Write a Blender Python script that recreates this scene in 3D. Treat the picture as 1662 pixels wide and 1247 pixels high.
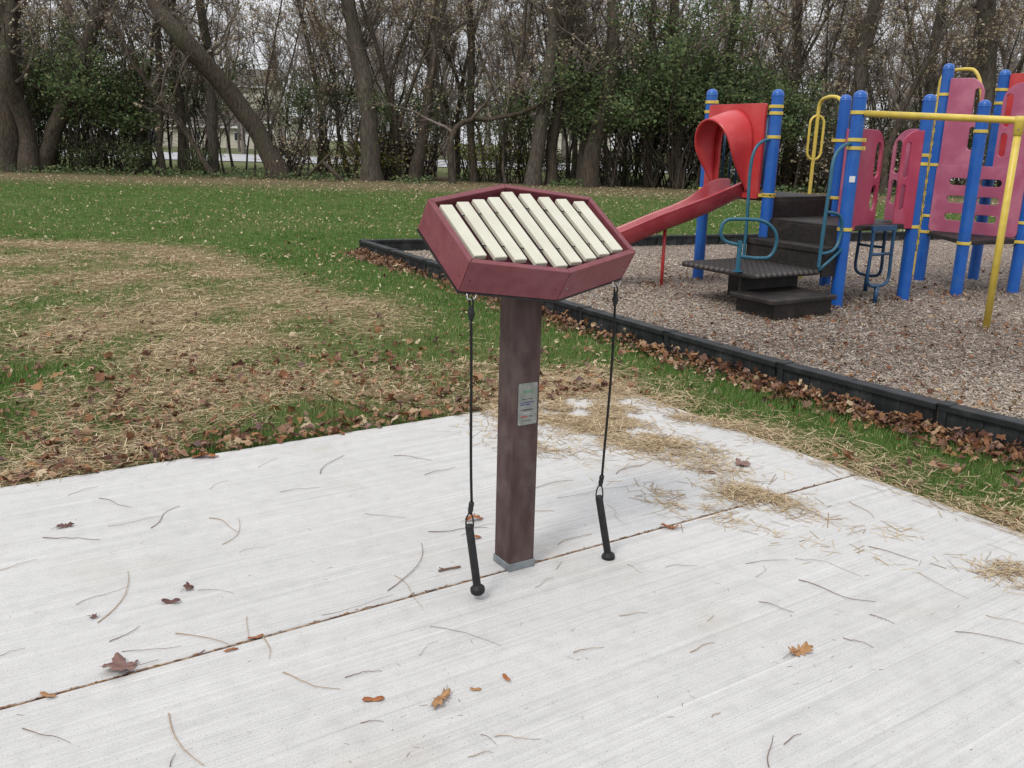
import bpy, bmesh, math, random
import numpy as np
from mathutils import Vector, Matrix
for o in list(bpy.data.objects): bpy.data.objects.remove(o)
sc = bpy.context.scene
COL = sc.collection
R = math.radians
PI = math.pi

# ---------------------------------------------------------------- camera
F_PX, CX, CY = 1460., 831., 623.5
PITCH, ROLL, EYE = math.atan(389/1460), math.atan(146/5477), 1.55
fw = np.array([0, math.cos(PITCH), -math.sin(PITCH)])
r0 = np.array([1., 0, 0]); u0 = np.cross(r0, fw)
cr = r0*math.cos(ROLL)+u0*math.sin(ROLL); cu = -r0*math.sin(ROLL)+u0*math.cos(ROLL)
cam = bpy.data.cameras.new('camera'); camo = bpy.data.objects.new('camera', cam); COL.objects.link(camo)
camo.matrix_world = Matrix(((cr[0], cu[0], -fw[0], 0), (cr[1], cu[1], -fw[1], 0), (cr[2], cu[2], -fw[2], EYE), (0, 0, 0, 1)))
cam.sensor_width = 36; cam.lens = F_PX/1662*36; cam.clip_end = 3000; cam.clip_start = .05
sc.camera = camo
def gp(x, y, z=0.):                     # ground point of a place read off the photograph
    d = fw+(x-CX)/F_PX*cr-(y-CY)/F_PX*cu; t = (z-EYE)/d[2]
    return np.array([0, 0, EYE])+t*d

# ---------------------------------------------------------------- light
SUN_EL, SUN_AZ = 52, 215                # azimuth clockwise from +Y : behind the camera, to its left
w = bpy.data.worlds.new('World'); sc.world = w; w.use_nodes = True
nt = w.node_tree; nt.nodes.clear(); N = nt.nodes.new; L = nt.links.new
out = N('ShaderNodeOutputWorld'); bg = N('ShaderNodeBackground'); bg.inputs[1].default_value = .11
sky = N('ShaderNodeTexSky'); sky.sky_type = 'NISHITA'; sky.sun_disc = False
sky.sun_elevation = R(SUN_EL); sky.sun_rotation = R(SUN_AZ)
tc = N('ShaderNodeTexCoord'); sp = N('ShaderNodeSeparateXYZ'); L(tc.outputs['Generated'], sp.inputs[0])
mr = N('ShaderNodeMapRange'); mr.inputs[1].default_value = 0; mr.inputs[2].default_value = 1
mr.inputs[3].default_value = 7.; mr.inputs[4].default_value = 12.5; L(sp.outputs[2], mr.inputs[0])
cloud = N('ShaderNodeVectorMath'); cloud.operation = 'SCALE'; cloud.inputs[0].default_value = (.97, .985, 1.03); L(mr.outputs[0], cloud.inputs['Scale'])
nz = N('ShaderNodeTexNoise'); nz.inputs['Scale'].default_value = 3.5; nz.inputs['Detail'].default_value = 6; L(tc.outputs['Generated'], nz.inputs['Vector'])
rp = N('ShaderNodeMapRange'); rp.inputs[1].default_value = .3; rp.inputs[2].default_value = .62; rp.inputs[3].default_value = .72; rp.inputs[4].default_value = 1.; L(nz.outputs[0], rp.inputs[0])
mx = N('ShaderNodeMix'); mx.data_type = 'RGBA'; L(rp.outputs[0], mx.inputs[0]); L(sky.outputs[0], mx.inputs[6]); L(cloud.outputs[0], mx.inputs[7])
L(mx.outputs[2], bg.inputs[0]); L(bg.outputs[0], out.inputs[0])
sl = bpy.data.lights.new('sun', 'SUN'); sl.energy = 1.5; sl.angle = R(14); sl.color = (1, .96, .9)
so = bpy.data.objects.new('sun', sl); COL.objects.link(so)
az = R(SUN_AZ); sd = Vector((math.sin(az)*math.cos(R(SUN_EL)), math.cos(az)*math.cos(R(SUN_EL)), math.sin(R(SUN_EL))))
so.rotation_euler = sd.to_track_quat('Z', 'Y').to_euler(); so.location = (0, 0, 30)
vs = sc.view_settings; vs.view_transform = 'Standard'; vs.look = 'None'; vs.gamma = 1; vs.use_curve_mapping = False; vs.exposure = .10

# ---------------------------------------------------------------- materials
def _nodes(name):
    m = bpy.data.materials.new(name); m.use_nodes = True; t = m.node_tree
    return m, t, t.nodes['Principled BSDF']
def mat(name, c1, c2=None, scale=8, rough=.7, bump=0., bscale=60, stretch=(1, 1, 1), detail=6, spec=.3, metal=0, lo=.35, hi=.65, dirt=None, bdist=.01):
    """two-tone noise colour with an optional fine bump and weathering patches"""
    m, t, b = _nodes(name); N = t.nodes.new; L = t.links.new
    tc = N('ShaderNodeTexCoord'); mp = N('ShaderNodeMapping'); mp.inputs['Scale'].default_value = stretch; L(tc.outputs['Object'], mp.inputs[0])
    b.inputs['Roughness'].default_value = rough; b.inputs['Metallic'].default_value = metal; b.inputs['Specular IOR Level'].default_value = spec
    c2 = c2 or c1
    n = N('ShaderNodeTexNoise'); n.inputs['Scale'].default_value = scale; n.inputs['Detail'].default_value = detail; L(mp.outputs[0], n.inputs['Vector'])
    r = N('ShaderNodeValToRGB'); r.color_ramp.elements[0].position = lo; r.color_ramp.elements[1].position = hi
    r.color_ramp.elements[0].color = (*c1, 1); r.color_ramp.elements[1].color = (*c2, 1); L(n.outputs[0], r.inputs[0])
    col = r.outputs[0]
    if dirt:
        n2 = N('ShaderNodeTexNoise'); n2.inputs['Scale'].default_value = dirt[1]; n2.inputs['Detail'].default_value = 8; L(tc.outputs['Object'], n2.inputs['Vector'])
        q = N('ShaderNodeMapRange'); q.inputs[1].default_value = .5; q.inputs[2].default_value = .72; q.inputs[4].default_value = dirt[2]; L(n2.outputs[0], q.inputs[0])
        x = N('ShaderNodeMix'); x.data_type = 'RGBA'; L(q.outputs[0], x.inputs[0]); L(col, x.inputs[6]); x.inputs[7].default_value = (*dirt[0], 1); col = x.outputs[2]
    L(col, b.inputs['Base Color'])
    if bump:
        n3 = N('ShaderNodeTexNoise'); n3.inputs['Scale'].default_value = bscale; n3.inputs['Detail'].default_value = 5; L(mp.outputs[0], n3.inputs['Vector'])
        bp = N('ShaderNodeBump'); bp.inputs['Strength'].default_value = bump; bp.inputs['Distance'].default_value = bdist; L(n3.outputs[0], bp.inputs['Height']); L(bp.outputs[0], b.inputs['Normal'])
    return m
def rmat(name, cols, rough=.75, spec=.2, trans=0.):
    """each face carries a random 'rnd' value that picks its colour"""
    m, t, b = _nodes(name); N = t.nodes.new; L = t.links.new
    a = N('ShaderNodeAttribute'); a.attribute_name = 'rnd'
    r = N('ShaderNodeValToRGB'); e = r.color_ramp.elements
    for i, c in enumerate(cols):
        p = i/(len(cols)-1)
        if i == 0: k = e[0]
        elif i == len(cols)-1: k = e[-1]
        else: k = e.new(p)
        k.position = p; k.color = (*c, 1)
    L(a.outputs['Fac'], r.inputs[0]); L(r.outputs[0], b.inputs['Base Color'])
    b.inputs['Roughness'].default_value = rough; b.inputs['Specular IOR Level'].default_value = spec
    if trans:
        tr = N('ShaderNodeBsdfTranslucent'); L(r.outputs[0], tr.inputs[0]); ms = N('ShaderNodeMixShader'); ms.inputs[0].default_value = trans
        L(b.outputs[0], ms.inputs[1]); L(tr.outputs[0], ms.inputs[2]); L(ms.outputs[0], t.nodes['Material Output'].inputs[0])
    return m
M = {}
M['frame'] = mat('recycled_maroon', (.165, .042, .052), (.20, .056, .066), 30, .5, .25, 220, dirt=((.22, .10, .11), 6, .35), bdist=.002)
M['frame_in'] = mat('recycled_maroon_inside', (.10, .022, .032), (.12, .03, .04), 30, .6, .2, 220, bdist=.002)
M['post'] = mat('recycled_brown', (.050, .028, .025), (.085, .054, .050), 26, .65, .6, 120, stretch=(1, 1, .3), dirt=((.145, .11, .10), 7, .65), bdist=.004)
M['steel'] = mat('galvanised_grey', (.17, .19, .20), (.25, .27, .285), 25, .55, .1, 80, metal=.3, bdist=.002)
M['chrome'] = mat('bright_steel', (.6, .6, .6), None, 8, .2, metal=1)
M['black'] = mat('black_rubber', (.012, .012, .013), (.02, .02, .021), 30, .5, .15, 150, bdist=.002)
M['cord'] = mat('black_cord', (.008, .008, .008), None, 30, .45)
M['cream'] = mat('cream_bar', (.56, .54, .44), (.61, .59, .485), 14, .45, .12, 160, bdist=.001, dirt=((.5, .47, .36), 9, .25))
M['plate'] = mat('brushed_plate', (.24, .25, .235), (.32, .33, .31), 40, .35, metal=.75)
M['ink_blue'] = mat('blue_ink', (.03, .05, .18)); M['ink_red'] = mat('red_ink', (.45, .03, .03)); M['ink_green'] = mat('green_ink', (.08, .28, .14)); M['ink_dark'] = mat('dark_ink', (.06, .04, .05))
M['sticker'] = mat('white_sticker', (.6, .62, .62), (.7, .7, .7), 60, .6)
M['blue'] = mat('blue_paint', (.008, .085, .36), (.012, .105, .42), 5, .32, .06, 40, spec=.5, dirt=((.05, .15, .36), 7, .4))
M['teal'] = mat('teal_coating', (.010, .085, .14), (.016, .11, .17), 20, .4, .15, 120, spec=.5, dirt=((.05, .14, .17), 9, .4), bdist=.002)
M['navy'] = mat('navy_coating', (.008, .045, .11), (.014, .065, .145), 20, .4, .1, 120, spec=.5, bdist=.002)
M['yellow'] = mat('yellow_paint', (.60, .44, .06), (.68, .52, .10), 9, .4, .06, 60, spec=.5, dirt=((.42, .30, .08), 8, .5))
M['red'] = mat('red_plastic', (.47, .035, .038), (.53, .05, .05), 5, .35, .05, 30, spec=.5, dirt=((.52, .08, .07), 5, .5))
M['redslide'] = mat('faded_red_slide', (.30, .032, .045), (.35, .055, .065), 4, .32, .05, 30, spec=.5, dirt=((.48, .12, .13), 5, .6))
M['pink'] = mat('faded_crimson_plastic', (.34, .030, .075), (.39, .045, .095), 5, .4, .05, 30, spec=.5, dirt=((.46, .13, .18), 3.5, .6))
M['pinkfade'] = mat('faded_rose_plastic', (.36, .085, .15), (.41, .115, .185), 4, .45, .05, 30, spec=.4, dirt=((.5, .19, .25), 4, .6))
M['deck'] = mat('black_deck_coating', (.013, .0105, .010), (.026, .021, .019), 25, .55, .5, 90, dirt=((.065, .052, .044), 5, .6), bdist=.004)
M['timber'] = mat('black_plastic_timber', (.011, .013, .014), (.022, .025, .026), 9, .5, .35, 70, dirt=((.06, .064, .064), 5, .6), bdist=.004)
M['bark'] = mat('bark', (.036, .028, .021), (.10, .078, .058), 7, .9, .9, 9, stretch=(3, 3, .5), dirt=((.07, .085, .05), 2.2, .45), bdist=.05)
M['bark2'] = mat('grey_bark', (.05, .040, .032), (.125, .105, .082), 7, .9, .9, 9, stretch=(3, 3, .5), dirt=((.07, .085, .055), 2.2, .4), bdist=.05)
M['twig'] = mat('twig_bark', (.10, .080, .066), (.22, .18, .15), 3, .9)
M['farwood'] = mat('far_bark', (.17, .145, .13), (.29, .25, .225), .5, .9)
M['housewall'] = mat('cream_siding', (.55, .52, .43), (.60, .57, .48), 3, .8, .3, 6, stretch=(.1, .1, 6))
M['roof'] = mat('brown_shingle', (.09, .075, .065), (.14, .12, .105), 6, .9, .5, 12)
M['trim'] = mat('white_trim', (.75, .76, .77), None, 5, .6)
M['glass'] = mat('dark_window', (.02, .025, .03), None, 5, .1, spec=.8)
M['acbox'] = mat('dark_grey_box', (.05, .055, .06), (.07, .075, .08), 12, .6)
M['dryleaf'] = rmat('dry_tree_leaf', [(.26, .20, .13), (.42, .34, .23), (.52, .44, .31), (.34, .26, .17)], trans=.25)
M['shrubleaf'] = rmat('shrub_leaf', [(.07, .11, .05), (.11, .165, .07), (.15, .205, .09), (.24, .26, .11)], trans=.35, spec=.2)
M['yelleaf'] = rmat('yellowing_leaf', [(.06, .09, .02), (.16, .17, .03), (.25, .22, .05)], trans=.25)
M['grass'] = rmat('grass_blade', [(.042, .095, .018), (.068, .15, .027), (.10, .20, .038), (.155, .225, .065), (.36, .33, .17)], trans=.3, spec=.25)
M['straw'] = rmat('straw', [(.16, .10, .055), (.34, .24, .13), (.50, .38, .22), (.64, .52, .34), (.28, .175, .09)], rough=.6)
M['litter'] = rmat('fallen_leaf', [(.07, .03, .022), (.15, .065, .035), (.24, .11, .05), (.18, .10, .075), (.34, .21, .12), (.12, .07, .065), (.30, .15, .06), (.48, .38, .25)], trans=.1, rough=.65)
M['paleleaf'] = rmat('pale_fallen_leaf', [(.20, .12, .065), (.36, .26, .15), (.50, .40, .26), (.60, .51, .36)], trans=.1)
M['chip'] = rmat('wood_chip', [(.10, .075, .055), (.23, .18, .14), (.36, .305, .25), (.47, .425, .37), (.33, .24, .15), (.60, .53, .42)], rough=.85)
M['stem'] = mat('dry_stem', (.13, .075, .055), (.22, .14, .095), 20, .8)
M['stem2'] = mat('pale_dry_stem', (.28, .19, .11), (.40, .28, .17), 20, .8)
for nme, c in (('leaf_mauve', ((.16, .085, .07), (.24, .145, .12))), ('leaf_rust', ((.26, .085, .03), (.40, .16, .055))), ('leaf_tan', ((.30, .15, .06), (.42, .24, .11))), ('leaf_dark', ((.09, .04, .035), (.16, .08, .06)))):
    M[nme] = mat(nme, c[0], c[1], 30, .6, .3, 90, bdist=.003)

def ground_mat():
    m, t, b = _nodes('lawn_ground'); N = t.nodes.new; L = t.links.new
    tc = N('ShaderNodeTexCoord')
    def noise(s, d=6):
        n = N('ShaderNodeTexNoise'); n.inputs['Scale'].default_value = s; n.inputs['Detail'].default_value = d; L(tc.outputs['Object'], n.inputs['Vector']); return n.outputs[0]
    def ramp(f, stops):
        r = N('ShaderNodeValToRGB'); e = r.color_ramp.elements
        for i, (p, c) in enumerate(stops):
            k = e[0] if i == 0 else (e[-1] if i == len(stops)-1 else e.new(p)); k.position = p; k.color = (*c, 1)
        L(f, r.inputs[0]); return r.outputs[0]
    g = ramp(noise(5, 9), [(.3, (.032, .055, .014)), (.5, (.06, .105, .024)), (.7, (.11, .13, .042))])
    s = ramp(noise(30, 8), [(.35, (.07, .055, .03)), (.5, (.22, .155, .09)), (.68, (.40, .30, .18))])
    d = ramp(noise(25, 8), [(.4, (.10, .075, .045)), (.6, (.27, .2, .13))])
    at = N('ShaderNodeAttribute'); at.attribute_name = 'straw'
    q = N('ShaderNodeMath'); q.operation = 'MULTIPLY_ADD'; q.inputs[1].default_value = .7; q.inputs[2].default_value = -.35; L(noise(1.6, 6), q.inputs[0])
    ad = N('ShaderNodeMath'); ad.operation = 'ADD'; ad.use_clamp = True; L(q.outputs[0], ad.inputs[0]); L(at.outputs['Fac'], ad.inputs[1])
    x = N('ShaderNodeMix'); x.data_type = 'RGBA'; L(ad.outputs[0], x.inputs[0]); L(g, x.inputs[6]); L(s, x.inputs[7])
    sp = N('ShaderNodeSeparateXYZ'); L(tc.outputs['Object'], sp.inputs[0])
    r1 = N('ShaderNodeMapRange'); r1.interpolation_type = 'SMOOTHSTEP'; r1.inputs[1].default_value = 27; r1.inputs[2].default_value = 33; r1.inputs[4].default_value = .75; L(sp.outputs[1], r1.inputs[0])
    r2 = N('ShaderNodeMapRange'); r2.interpolation_type = 'SMOOTHSTEP'; r2.inputs[1].default_value = 42; r2.inputs[2].default_value = 48; r2.inputs[3].default_value = 1; r2.inputs[4].default_value = 0; L(sp.outputs[1], r2.inputs[0])
    mu = N('ShaderNodeMath'); mu.operation = 'MULTIPLY'; L(r1.outputs[0], mu.inputs[0]); L(r2.outputs[0], mu.inputs[1])
    y = N('ShaderNodeMix'); y.data_type = 'RGBA'; L(mu.outputs[0], y.inputs[0]); L(x.outputs[2], y.inputs[6]); L(d, y.inputs[7])
    r3 = N('ShaderNodeMapRange'); r3.inputs[1].default_value = 40; r3.inputs[2].default_value = 56; r3.inputs[4].default_value = .65; L(sp.outputs[1], r3.inputs[0]); y2 = N('ShaderNodeMix'); y2.data_type = 'RGBA'; L(r3.outputs[0], y2.inputs[0]); L(y.outputs[2], y2.inputs[6]); y2.inputs[7].default_value = (.16, .16, .09, 1)
    L(y2.outputs[2], b.inputs['Base Color']); b.inputs['Roughness'].default_value = .95; b.inputs['Specular IOR Level'].default_value = .05
    bp = N('ShaderNodeBump'); bp.inputs['Strength'].default_value = .6; bp.inputs['Distance'].default_value = .03; L(noise(60, 6), bp.inputs['Height']); L(bp.outputs[0], b.inputs['Normal'])
    return m
def concrete_mat(ang):
    m, t, b = _nodes('broomed_concrete'); N = t.nodes.new; L = t.links.new
    tc = N('ShaderNodeTexCoord'); mp = N('ShaderNodeMapping'); mp.vector_type = 'TEXTURE'; mp.inputs['Rotation'].default_value = (0, 0, ang); L(tc.outputs['Object'], mp.inputs[0])
    def noise(s, d, st=(1, 1, 1), src=None, dist=0):
        k = N('ShaderNodeMapping'); k.inputs['Scale'].default_value = st; L(mp.outputs[0], k.inputs[0])
        n = N('ShaderNodeTexNoise'); n.inputs['Scale'].default_value = s; n.inputs['Detail'].default_value = d; n.inputs['Distortion'].default_value = dist; L(k.outputs[0], n.inputs['Vector']); return n.outputs[0]
    def rng(f, a, b_, c, d):
        q = N('ShaderNodeMapRange'); q.inputs[1].default_value = a; q.inputs[2].default_value = b_; q.inputs[3].default_value = c; q.inputs[4].default_value = d; L(f, q.inputs[0]); return q.outputs[0]
    def mul(a, b_):
        q = N('ShaderNodeMath'); q.operation = 'MULTIPLY'; L(a, q.inputs[0]); L(b_, q.inputs[1]); return q.outputs[0]
    broom = noise(1, 8, (1.2, 150, 1)); broom2 = noise(1, 6, (.6, 28, 1)); blot = noise(2.2, 9); spk = noise(170, 4); gouge = noise(1, 3, (.8, 65, 1)); patch = noise(.9, 5, (.5, 2.2, 1))
    v = mul(rng(broom, .3, .7, .91, 1.06), rng(broom2, .3, .7, .95, 1.04)); v = mul(v, rng(blot, .3, .7, .96, 1.03)); v = mul(v, rng(spk, .58, .72, 1, .62)); v = mul(v, rng(noise(14, 10), .45, .72, 1.02, .93)); v = mul(v, rng(noise(1, 3, (.18, 55, 1)), .57, .70, 1, .92)); v = mul(v, rng(noise(1, 3, (.22, 42, 3)), .60, .70, 1, 1.09))
    v = mul(v, rng(gouge, .66, .76, 1, .86))
    st = rng(noise(1.7, 7), .57, .74, 0, .42)
    x = N('ShaderNodeMix'); x.data_type = 'RGBA'; L(st, x.inputs[0]); x.inputs[6].default_value = (.53, .522, .505, 1); x.inputs[7].default_value = (.42, .37, .30, 1)
    sc_ = N('ShaderNodeVectorMath'); sc_.operation = 'SCALE'; L(x.outputs[2], sc_.inputs[0]); L(v, sc_.inputs['Scale']); L(sc_.outputs[0], b.inputs['Base Color'])
    b.inputs['Roughness'].default_value = .85; b.inputs['Specular IOR Level'].default_value = .2
    h = N('ShaderNodeMath'); h.operation = 'ADD'; L(broom, h.inputs[0]); g2 = mul(rng(gouge, .6, .76, 0, 1), rng(patch, .45, .6, 0, 1)); h2 = N('ShaderNodeMath'); h2.operation = 'SUBTRACT'; L(broom, h2.inputs[0]); L(g2, h2.inputs[1])
    L(spk, h.inputs[1]); h3 = N('ShaderNodeMath'); h3.operation = 'ADD'; L(h.outputs[0], h3.inputs[0]); L(h2.outputs[0], h3.inputs[1])
    bp = N('ShaderNodeBump'); bp.inputs['Strength'].default_value = .55; bp.inputs['Distance'].default_value = .004; L(h3.outputs[0], bp.inputs['Height']); L(bp.outputs[0], b.inputs['Normal'])
    return m
M['ground'] = ground_mat()
M['concrete'] = concrete_mat(R(33.5))
M['mulchbed'] = mat('mulch_bed', (.10, .075, .06), (.30, .24, .20), 40, .95, .9, 60, detail=9, dirt=((.34, .29, .26), .8, .5), bdist=.02)
M['road'] = mat('pale_road', (.33, .33, .34), (.42, .42, .43), .6, .9)
M['debris'] = mat('joint_debris', (.10, .06, .035), (.36, .24, .13), 45, .95, .8, 60)

# ---------------------------------------------------------------- mesh helpers
def tag(o, label=None, cat=None, group=None, kind=None):
    if label: o['label'] = label
    if cat: o['category'] = cat
    if group: o['group'] = group
    if kind: o['kind'] = kind
    return o
def empty(name, loc=(0, 0, 0), rz=0):
    o = bpy.data.objects.new(name, None); o.empty_display_size = .1; COL.objects.link(o); o.location = loc; o.rotation_euler = (0, 0, rz); return o
def link(name, me, m, parent=None):
    if m: me.materials.append(m)
    o = bpy.data.objects.new(name, me); COL.objects.link(o)
    if parent: o.parent = parent
    return o
def bmobj(name, bm, m, parent=None, smooth=False, bevel=0, seg=2):
    me = bpy.data.meshes.new(name); bmesh.ops.recalc_face_normals(bm, faces=bm.faces[:]); bm.to_mesh(me); bm.free()
    if smooth:
        for p in me.polygons: p.use_smooth = True
    o = link(name, me, m, parent)
    if bevel:
        b = o.modifiers.new('bevel', 'BEVEL'); b.width = bevel; b.segments = seg; b.limit_method = 'ANGLE'; b.angle_limit = R(40)
    return o
def npmesh(name, verts, faces, rnd=None, smooth=False):
    """faces: (N,k) array, all the same size"""
    me = bpy.data.meshes.new(name); verts = np.ascontiguousarray(verts, dtype=np.float32); faces = np.ascontiguousarray(faces, dtype=np.int32)
    n, k = faces.shape
    me.vertices.add(len(verts)); me.vertices.foreach_set('co', verts.ravel())
    me.loops.add(n*k); me.loops.foreach_set('vertex_index', faces.ravel())
    me.polygons.add(n); me.polygons.foreach_set('loop_start', np.arange(0, n*k, k, dtype=np.int32))
    try: me.polygons.foreach_set('loop_total', np.full(n, k, dtype=np.int32))
    except Exception: pass
    if smooth: me.polygons.foreach_set('use_smooth', np.ones(n, dtype=bool))
    if rnd is not None:
        a = me.attributes.new('rnd', 'FLOAT', 'FACE'); a.data.foreach_set('value', np.ascontiguousarray(rnd, dtype=np.float32))
    me.update(calc_edges=True); return me
def box(bm, c, s, rz=0, mtx=None):
    T = Matrix.Translation(c) @ Matrix.Rotation(rz, 4, 'Z') @ Matrix.Diagonal((*s, 1))
    if mtx is not None: T = mtx @ T
    bmesh.ops.create_cube(bm, size=1, matrix=T)
def bar(bm, p, q, wd, ht):              # box from p to q
    p, q = Vector(p), Vector(q); d = q-p
    rot = d.to_track_quat('X', 'Z').to_matrix().to_4x4()
    bmesh.ops.create_cube(bm, size=1, matrix=Matrix.Translation((p+q)/2) @ rot @ Matrix.Diagonal((d.length, wd, ht, 1)))
def tube(bm, pts, r, n=10, closed=False, caps=True):
    pts = [Vector(p) for p in pts]; rs = r if isinstance(r, (list, tuple)) else [r]*len(pts)
    m = len(pts); rings = []; prev = None
    for i, p in enumerate(pts):
        if closed: t = (pts[(i+1) % m]-pts[i-1])
        else: t = pts[min(i+1, m-1)]-pts[max(i-1, 0)]
        t.normalize()
        if prev is None:
            a = Vector((0, 0, 1)) if abs(t.z) < .9 else Vector((1, 0, 0)); x = t.cross(a).normalized()
        else: x = (prev-t*prev.dot(t)).normalized()
        prev = x; y = t.cross(x)
        rings.append([bm.verts.new(p+(x*math.cos(2*PI*k/n)+y*math.sin(2*PI*k/n))*rs[i]) for k in range(n)])
    for i in range(m if closed else m-1):
        A, B = rings[i], rings[(i+1) % m]
        for k in range(n): bm.faces.new((A[k], A[(k+1) % n], B[(k+1) % n], B[k]))
    if caps and not closed:
        bm.faces.new(rings[0][::-1]); bm.faces.new(rings[-1])
def lathe(bm, c, prof, n=20, axis=None):
    """profile [(r, z)] spun about a vertical axis at c (or about the direction 'axis')"""
    c = Vector(c); rot = (Vector(axis).to_track_quat('Z', 'X').to_matrix() if axis is not None else Matrix.Identity(3)); rings = []
    for r, z in prof:
        if r < 1e-6: rings.append([bm.verts.new(c+rot @ Vector((0, 0, z)))])
        else: rings.append([bm.verts.new(c+rot @ Vector((r*math.cos(2*PI*k/n), r*math.sin(2*PI*k/n), z))) for k in range(n)])
    for A, B in zip(rings, rings[1:]):
        for k in range(n):
            k2 = (k+1) % n
            if len(A) == 1 and len(B) == 1: continue
            if len(A) == 1: bm.faces.new((A[0], B[k2], B[k]))
            elif len(B) == 1: bm.faces.new((A[k], A[k2], B[0]))
            else: bm.faces.new((A[k], A[k2], B[k2], B[k]))
def plate(bm, outer, holes, th, O, X, Y):
    """flat board with holes; 2-D loops placed at O + x X + y Y, thickness th along the normal (centred)"""
    O, X, Y = Vector(O), Vector(X), Vector(Y); Z = X.cross(Y).normalized()
    loops = [outer]+holes; edges = []
    for lp in loops:
        v = [bm.verts.new(O+X*x+Y*y-Z*th/2) for x, y in lp]
        for i in range(len(v)): edges.append(bm.edges.new((v[i], v[(i+1) % len(v)])))
    r = bmesh.ops.triangle_fill(bm, use_beauty=True, use_dissolve=False, edges=edges)
    fs = [g for g in r['geom'] if isinstance(g, bmesh.types.BMFace)]
    e = bmesh.ops.extrude_face_region(bm, geom=fs)
    bmesh.ops.translate(bm, vec=Z*th, verts=[g for g in e['geom'] if isinstance(g, bmesh.types.BMVert)])
def slot(cx, cy, w_, h_, n=6):          # stadium outline
    r = min(w_, h_)/2; pts = []
    if h_ >= w_:
        for k in range(n+1): a = PI*k/n; pts.append((cx+r*math.cos(a), cy+h_/2-r+r*math.sin(a)))
        for k in range(n+1): a = PI+PI*k/n; pts.append((cx+r*math.cos(a), cy-h_/2+r+r*math.sin(a)))
    else:
        for k in range(n+1): a = -PI/2+PI*k/n; pts.append((cx+w_/2-r+r*math.cos(a), cy+r*math.sin(a)))
        for k in range(n+1): a = PI/2+PI*k/n; pts.append((cx-w_/2+r+r*math.cos(a), cy+r*math.sin(a)))
    return pts
def inpoly(x, y, poly):
    x = np.asarray(x); y = np.asarray(y); c = np.zeros(x.shape, bool); n = len(poly)
    for i in range(n):
        x1, y1 = poly[i][:2]; x2, y2 = poly[(i+1) % n][:2]
        c ^= ((y1 > y) != (y2 > y)) & (x < (x2-x1)*(y-y1)/((y2-y1) or 1e-12)+x1)
    return c
def segdist(x, y, line):
    d = np.full(np.shape(x), 1e9)
    for (x1, y1), (x2, y2) in zip(line, line[1:]):
        dx, dy = x2-x1, y2-y1; t = np.clip(((x-x1)*dx+(y-y1)*dy)/(dx*dx+dy*dy), 0, 1)
        d = np.minimum(d, np.hypot(x-x1-t*dx, y-y1-t*dy))
    return d
RNG = np.random.default_rng(7)
def vnoise(x, y, s, seed=0):            # cheap smooth value noise in 0..1
    rg = np.random.default_rng(seed); tb = rg.random((256, 256)); X = np.asarray(x)*s+100; Y = np.asarray(y)*s+100
    xi = np.floor(X).astype(int); yi = np.floor(Y).astype(int); fx = X-xi; fy = Y-yi; fx = fx*fx*(3-2*fx); fy = fy*fy*(3-2*fy)
    g = lambda a, b: tb[a % 256, b % 256]
    return (g(xi, yi)*(1-fx)+g(xi+1, yi)*fx)*(1-fy)+(g(xi, yi+1)*(1-fx)+g(xi+1, yi+1)*fx)*fy
def sector(n, rmin, rmax, ang=40, power=1.0, rng=RNG):
    """points round the viewpoint, denser near it"""
    u = rng.random(n); a = np.radians(rng.uniform(-ang, ang, n))
    r = 1/(u/rmin+(1-u)/rmax) if power == 1 else rmin*(rmax/rmin)**u
    return r*np.sin(a), r*np.cos(a), r
def rotm(yaw, pit, rol):
    cy, sy, cp, sp_, c3, s3 = np.cos(yaw), np.sin(yaw), np.cos(pit), np.sin(pit), np.cos(rol), np.sin(rol)
    n = len(yaw); Z = np.zeros((n, 3, 3)); Y = np.zeros((n, 3, 3)); X = np.zeros((n, 3, 3))
    Z[:, 0, 0] = cy; Z[:, 0, 1] = -sy; Z[:, 1, 0] = sy; Z[:, 1, 1] = cy; Z[:, 2, 2] = 1
    Y[:, 0, 0] = cp; Y[:, 0, 2] = sp_; Y[:, 2, 0] = -sp_; Y[:, 2, 2] = cp; Y[:, 1, 1] = 1
    X[:, 1, 1] = c3; X[:, 1, 2] = -s3; X[:, 2, 1] = s3; X[:, 2, 2] = c3; X[:, 0, 0] = 1
    return Z @ Y @ X
def scatter(name, tv, tf, pos, scl, yaw, pit, rol, rnd, m, parent=None, smooth=False, vary=None):
    """many small copies of one little template in a single mesh"""
    n = len(pos); tv = np.asarray(tv, float); tf = np.asarray(tf)
    scl = np.asarray(scl, float); 
    if scl.ndim == 1: scl = np.repeat(scl[:, None], 3, 1)
    V = tv[None]*scl[:, None, :]
    if vary is not None: V = V+vary*scl[:, None, :]
    V = np.einsum('nij,nkj->nki', rotm(yaw, pit, rol), V)+np.asarray(pos)[:, None, :]
    Fc = tf[None]+(np.arange(n)*len(tv))[:, None, None]
    me = npmesh(name, V.reshape(-1, 3), Fc.reshape(-1, tf.shape[1]), np.repeat(rnd, len(tf)), smooth)
    return link(name, me, m, parent)
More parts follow.
